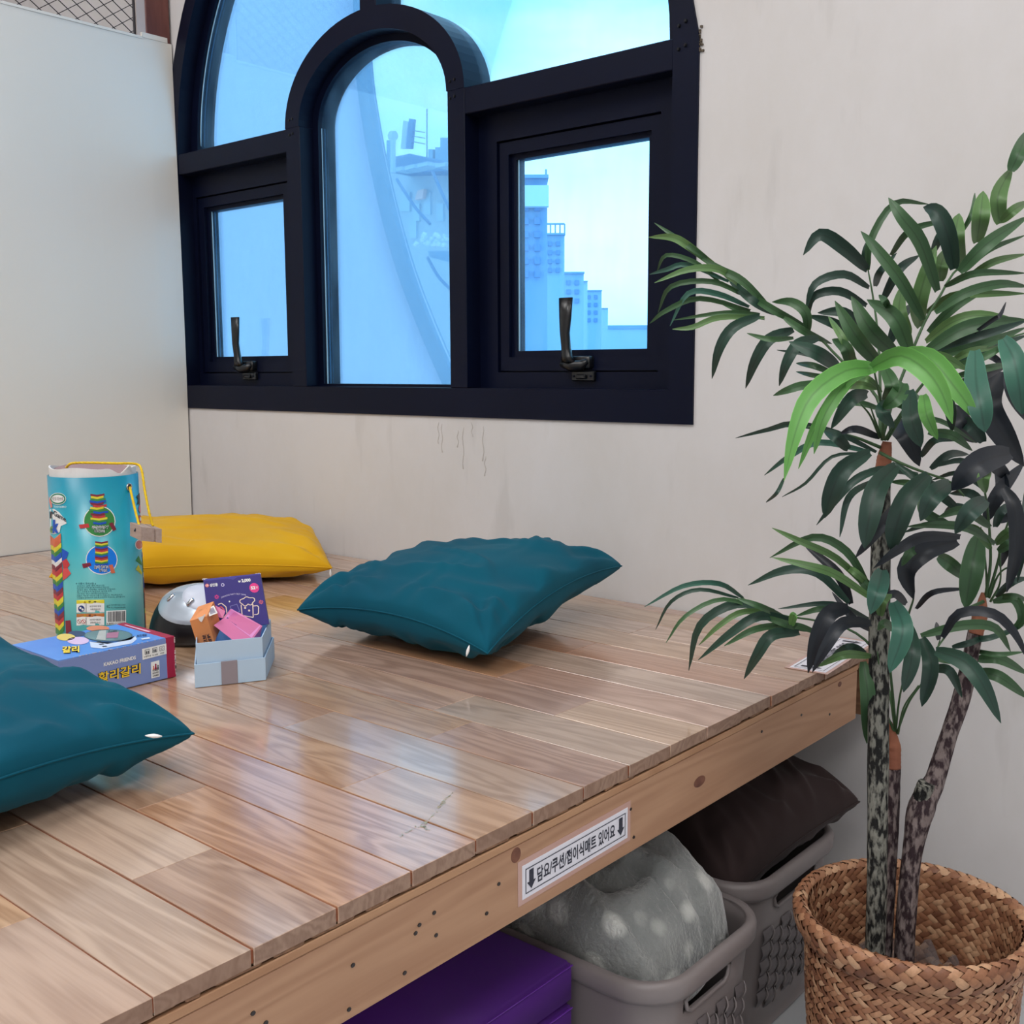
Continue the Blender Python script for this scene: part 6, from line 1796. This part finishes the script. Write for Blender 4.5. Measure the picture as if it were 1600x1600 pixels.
frond('Q', [(1000, 20), (1080, 60), (1180, 100), (1290, 140), (1350, 200)], 1.22, 1.14, [
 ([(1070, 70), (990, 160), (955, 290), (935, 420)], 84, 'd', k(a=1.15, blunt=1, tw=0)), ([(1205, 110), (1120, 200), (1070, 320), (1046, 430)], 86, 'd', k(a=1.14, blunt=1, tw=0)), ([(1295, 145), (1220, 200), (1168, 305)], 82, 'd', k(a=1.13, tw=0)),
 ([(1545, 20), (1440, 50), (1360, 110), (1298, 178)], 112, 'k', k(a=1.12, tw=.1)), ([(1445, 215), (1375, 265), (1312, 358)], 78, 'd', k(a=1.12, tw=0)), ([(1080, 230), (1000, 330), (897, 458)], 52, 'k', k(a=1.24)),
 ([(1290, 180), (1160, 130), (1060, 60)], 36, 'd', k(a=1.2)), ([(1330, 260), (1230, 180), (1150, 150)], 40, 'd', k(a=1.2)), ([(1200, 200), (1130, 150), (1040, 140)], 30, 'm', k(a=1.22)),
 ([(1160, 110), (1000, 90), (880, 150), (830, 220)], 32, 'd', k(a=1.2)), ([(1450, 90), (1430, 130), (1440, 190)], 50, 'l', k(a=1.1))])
# crown of the bent trunk (right)
frond('Q', [(1440, 620), (1460, 480), (1455, 330), (1440, 200), (1420, 120)], 1.296, 1.20, [
 ([(1335, 370), (1180, 370), (1080, 420), (972, 502)], 48, 'k', k(a=1.18)), ([(1325, 385), (1200, 420), (1110, 510), (1140, 632)], 92, 'k', k(a=1.24, tw=.1)), ([(1480, 400), (1370, 335), (1250, 320), (1108, 328)], 36, 'm', k(a=1.2)),
 ([(1300, 322), (1200, 318), (1100, 352)], 24, 'd', k(a=1.21)), ([(1180, 420), (1130, 430), (1090, 492)], 42, 'm', k(a=1.26)), ([(1240, 450), (1300, 490), (1368, 556)], 62, 'm', k(a=1.34)), ([(1410, 370), (1385, 500), (1356, 672)], 86, 'm', k(a=1.27, blunt=1)),
 ([(1440, 160), (1350, 55), (1225, 78)], 26, 'd', k(a=1.24)), ([(1440, 175), (1330, 105), (1212, 135)], 20, 'd', k(a=1.24)), ([(1460, 330), (1350, 260), (1240, 290)], 40, 'm', k(a=1.22)), ([(1460, 420), (1400, 340), (1330, 330)], 36, 'l', k(a=1.2)),
 ([(1450, 260), (1380, 190), (1290, 190)], 38, 'd', k(a=1.24)), ([(1300, 330), (1190, 270), (1165, 200)], 46, 'm', k(a=1.3)), ([(1430, 300), (1320, 250), (1260, 290)], 44, 'd', k(a=1.28))])
frond('Q', [(1450, 620), (1490, 480), (1520, 350), (1560, 250)], 1.296, 1.22, [
 ([(1515, 165), (1560, 250), (1570, 420), (1528, 602)], 60, 'k', k(a=1.12, blunt=1)), ([(1610, 180), (1600, 380), (1572, 560)], 34, 'd', k(a=1.13)), ([(1480, 400), (1540, 350), (1620, 350)], 40, 'l', k(a=1.24)), ([(1490, 430), (1550, 400), (1620, 420)], 40, 'm', k(a=1.26)),
 ([(1480, 330), (1510, 260), (1590, 220)], 38, 'd', k(a=1.24)), ([(1440, 300), (1500, 180), (1600, 60)], 60, 'k', k(a=1.3)), ([(1490, 300), (1560, 270), (1620, 280)], 60, 'k', k(a=1.3)), ([(1470, 250), (1510, 160), (1480, 60)], 56, 'k', k(a=1.32)),
 ([(1480, 620), (1550, 560), (1620, 540)], 30, 'd', k(a=1.3)), ([(1470, 640), (1560, 630), (1590, 720), (1500, 790)], 40, 'm', k(a=1.3)), ([(1490, 622), (1560, 618), (1620, 640)], 28, 'm', k(a=1.3)), ([(1550, 340), (1520, 420), (1500, 500)], 46, 'k', k(a=1.32)),
 ([(1530, 120), (1480, 60), (1510, -20)], 60, 'k', k(a=1.3))])
frond('Q', [(1430, 640), (1350, 680), (1290, 760), (1240, 830)], 1.29, 1.2, [
 ([(1260, 790), (1330, 690), (1470, 690), (1560, 770), (1620, 890)], 44, 'k', k(a=1.2)), ([(1230, 845), (1350, 890), (1430, 990), (1504, 1147)], 76, 'd', k(a=1.14, tw=.1)), ([(1220, 920), (1290, 930), (1342, 1040)], 42, 'd', k(a=1.22)),
 ([(1170, 782), (1350, 738), (1480, 750), (1545, 850)], 42, 'm', k(a=1.24)), ([(1400, 880), (1500, 880), (1620, 945)], 44, 'm', k(a=1.33)), ([(1400, 930), (1500, 955), (1620, 1045)], 52, 'm', k(a=1.32)), ([(1370, 800), (1460, 790), (1600, 740)], 24, 'd', k(a=1.3)),
 ([(1380, 840), (1480, 860), (1600, 850)], 22, 'm', k(a=1.32)), ([(1300, 830), (1380, 810), (1450, 780)], 26, 'd', k(a=1.28)), ([(1245, 800), (1240, 760), (1235, 725)], 24, 'k', k(a=1.28)), ([(1200, 860), (1290, 880), (1400, 880)], 40, 'm', k(a=1.3))])
# crown of the short trunk
frond('Q', [(1065, 1180), (1040, 1020), (980, 850), (880, 760), (740, 720), (560, 690), (420, 622)], 1.325, 1.38, [
 ([(430, 625), (330, 565), (180, 575), (18, 662)], 22, 't', k(a=1.38)), ([(410, 625), (250, 590), (130, 640), (65, 757)], 16, 'd', k(a=1.38)), ([(540, 690), (350, 630), (190, 700), (108, 812)], 18, 'm', k(a=1.37)),
 ([(560, 680), (400, 650), (250, 740), (203, 928)], 38, 'd', k(a=1.36)), ([(600, 700), (440, 680), (330, 740), (245, 822)], 24, 'l', k(a=1.36)), ([(645, 722), (500, 700), (380, 770), (242, 884)], 40, 'd', k(a=1.34)),
 ([(640, 732), (480, 755), (350, 825)], 28, 'm', k(a=1.35)), ([(665, 768), (550, 780), (490, 860), (433, 963)], 52, 'd', k(a=1.33)), ([(610, 710), (500, 660), (400, 625)], 26, 'm', k(a=1.36)), ([(700, 760), (600, 730), (480, 690)], 30, 'm', k(a=1.35)),
 ([(880, 690), (760, 670), (650, 700)], 26, 'm', k(a=1.33)), ([(970, 722), (800, 650), (575, 670)], 22, 'd', k(a=1.32)), ([(630, 740), (640, 700), (650, 690)], 34, 'L', k(a=1.3)), ([(740, 770), (640, 740), (560, 780)], 26, 'm', k(a=1.34))])
frond('Q', [(1065, 1180), (1050, 1000), (1030, 820), (1000, 680)], 1.325, 1.26, [
 ([(870, 665), (790, 690), (735, 800), (700, 938)], 72, 'k', k(a=1.25, tw=.1)), ([(965, 730), (850, 730), (780, 820), (718, 935)], 56, 'k', k(a=1.24)), ([(880, 650), (820, 520), (680, 400)], 42, 'k', k(a=1.3)),
 ([(955, 580), (860, 430), (720, 372), (540, 458)], 36, 'm', k(a=1.27)), ([(965, 600), (820, 460), (660, 385), (550, 333)], 30, 'l', k(a=1.28)), ([(985, 640), (820, 530), (700, 490), (550, 456)], 36, 'l', k(a=1.26)),
 ([(870, 645), (740, 520), (600, 510), (450, 572)], 42, 'd', k(a=1.27)), ([(975, 590), (900, 520), (850, 490)], 30, 'l', k(a=1.27)), ([(1010, 505), (990, 590), (960, 692)], 82, 't', k(a=1.20, tw=0)), ([(1055, 640), (1095, 760), (1040, 937)], 78, 't', k(a=1.18, blunt=1, tw=0)),
 ([(1120, 730), (1135, 860), (1098, 1018)], 62, 'd', k(a=1.19, blunt=1)), ([(1175, 790), (1212, 910), (1174, 1078)], 62, 'd', k(a=1.2, blunt=1)), ([(930, 890), (950, 1040), (945, 1232)], 56, 'm', k(a=1.27, blunt=1)), ([(965, 868), (850, 862), (738, 912)], 36, 'l', k(a=1.26)),
 ([(940, 858), (870, 835), (790, 880)], 44, 'd', k(a=1.28)), ([(1150, 670), (1220, 602), (1368, 585)], 24, 'k', k(a=1.3)), ([(1110, 650), (1060, 608), (1000, 640)], 36, 'k', k(a=1.28)), ([(1000, 700), (1010, 640), (1050, 610)], 40, 'l', k(a=1.22)),
 ([(1000, 640), (930, 560), (900, 500)], 34, 'm', k(a=1.27)), ([(960, 760), (880, 700), (800, 600)], 30, 'k', k(a=1.31)), ([(1060, 760), (1020, 730), (990, 760)], 36, 'm', k(a=1.24))])
for st in ([(1065, 1185), (1080, 1050), (1110, 900), (1120, 760)], [(1070, 1190), (1120, 1060), (1200, 940), (1250, 800)], [(1060, 1185), (1020, 1080), (1000, 950), (990, 850)], [(1075, 1190), (1100, 1080), (1160, 990)]):
    frond('Q', st, 1.325, 1.24, [], .0016)
for st in ([(1450, 620), (1440, 500), (1400, 420)], [(1455, 625), (1500, 520), (1580, 480)], [(1460, 640), (1500, 560), (1500, 440)], [(1120, 690), (1140, 620), (1130, 560)], [(1445, 620), (1440, 480), (1420, 330)]):
    frond('Q', st, 1.296, 1.26, [], .0016)
for st in ([(1000, 1290), (960, 1200), (920, 1150)], [(1005, 1290), (980, 1220), (960, 1160)], [(1030, 1300), (1080, 1220), (1110, 1160)], [(1020, 1300), (1060, 1230), (1090, 1180)]):
    frond('P', st, 1.235, 1.2, [], .0017)
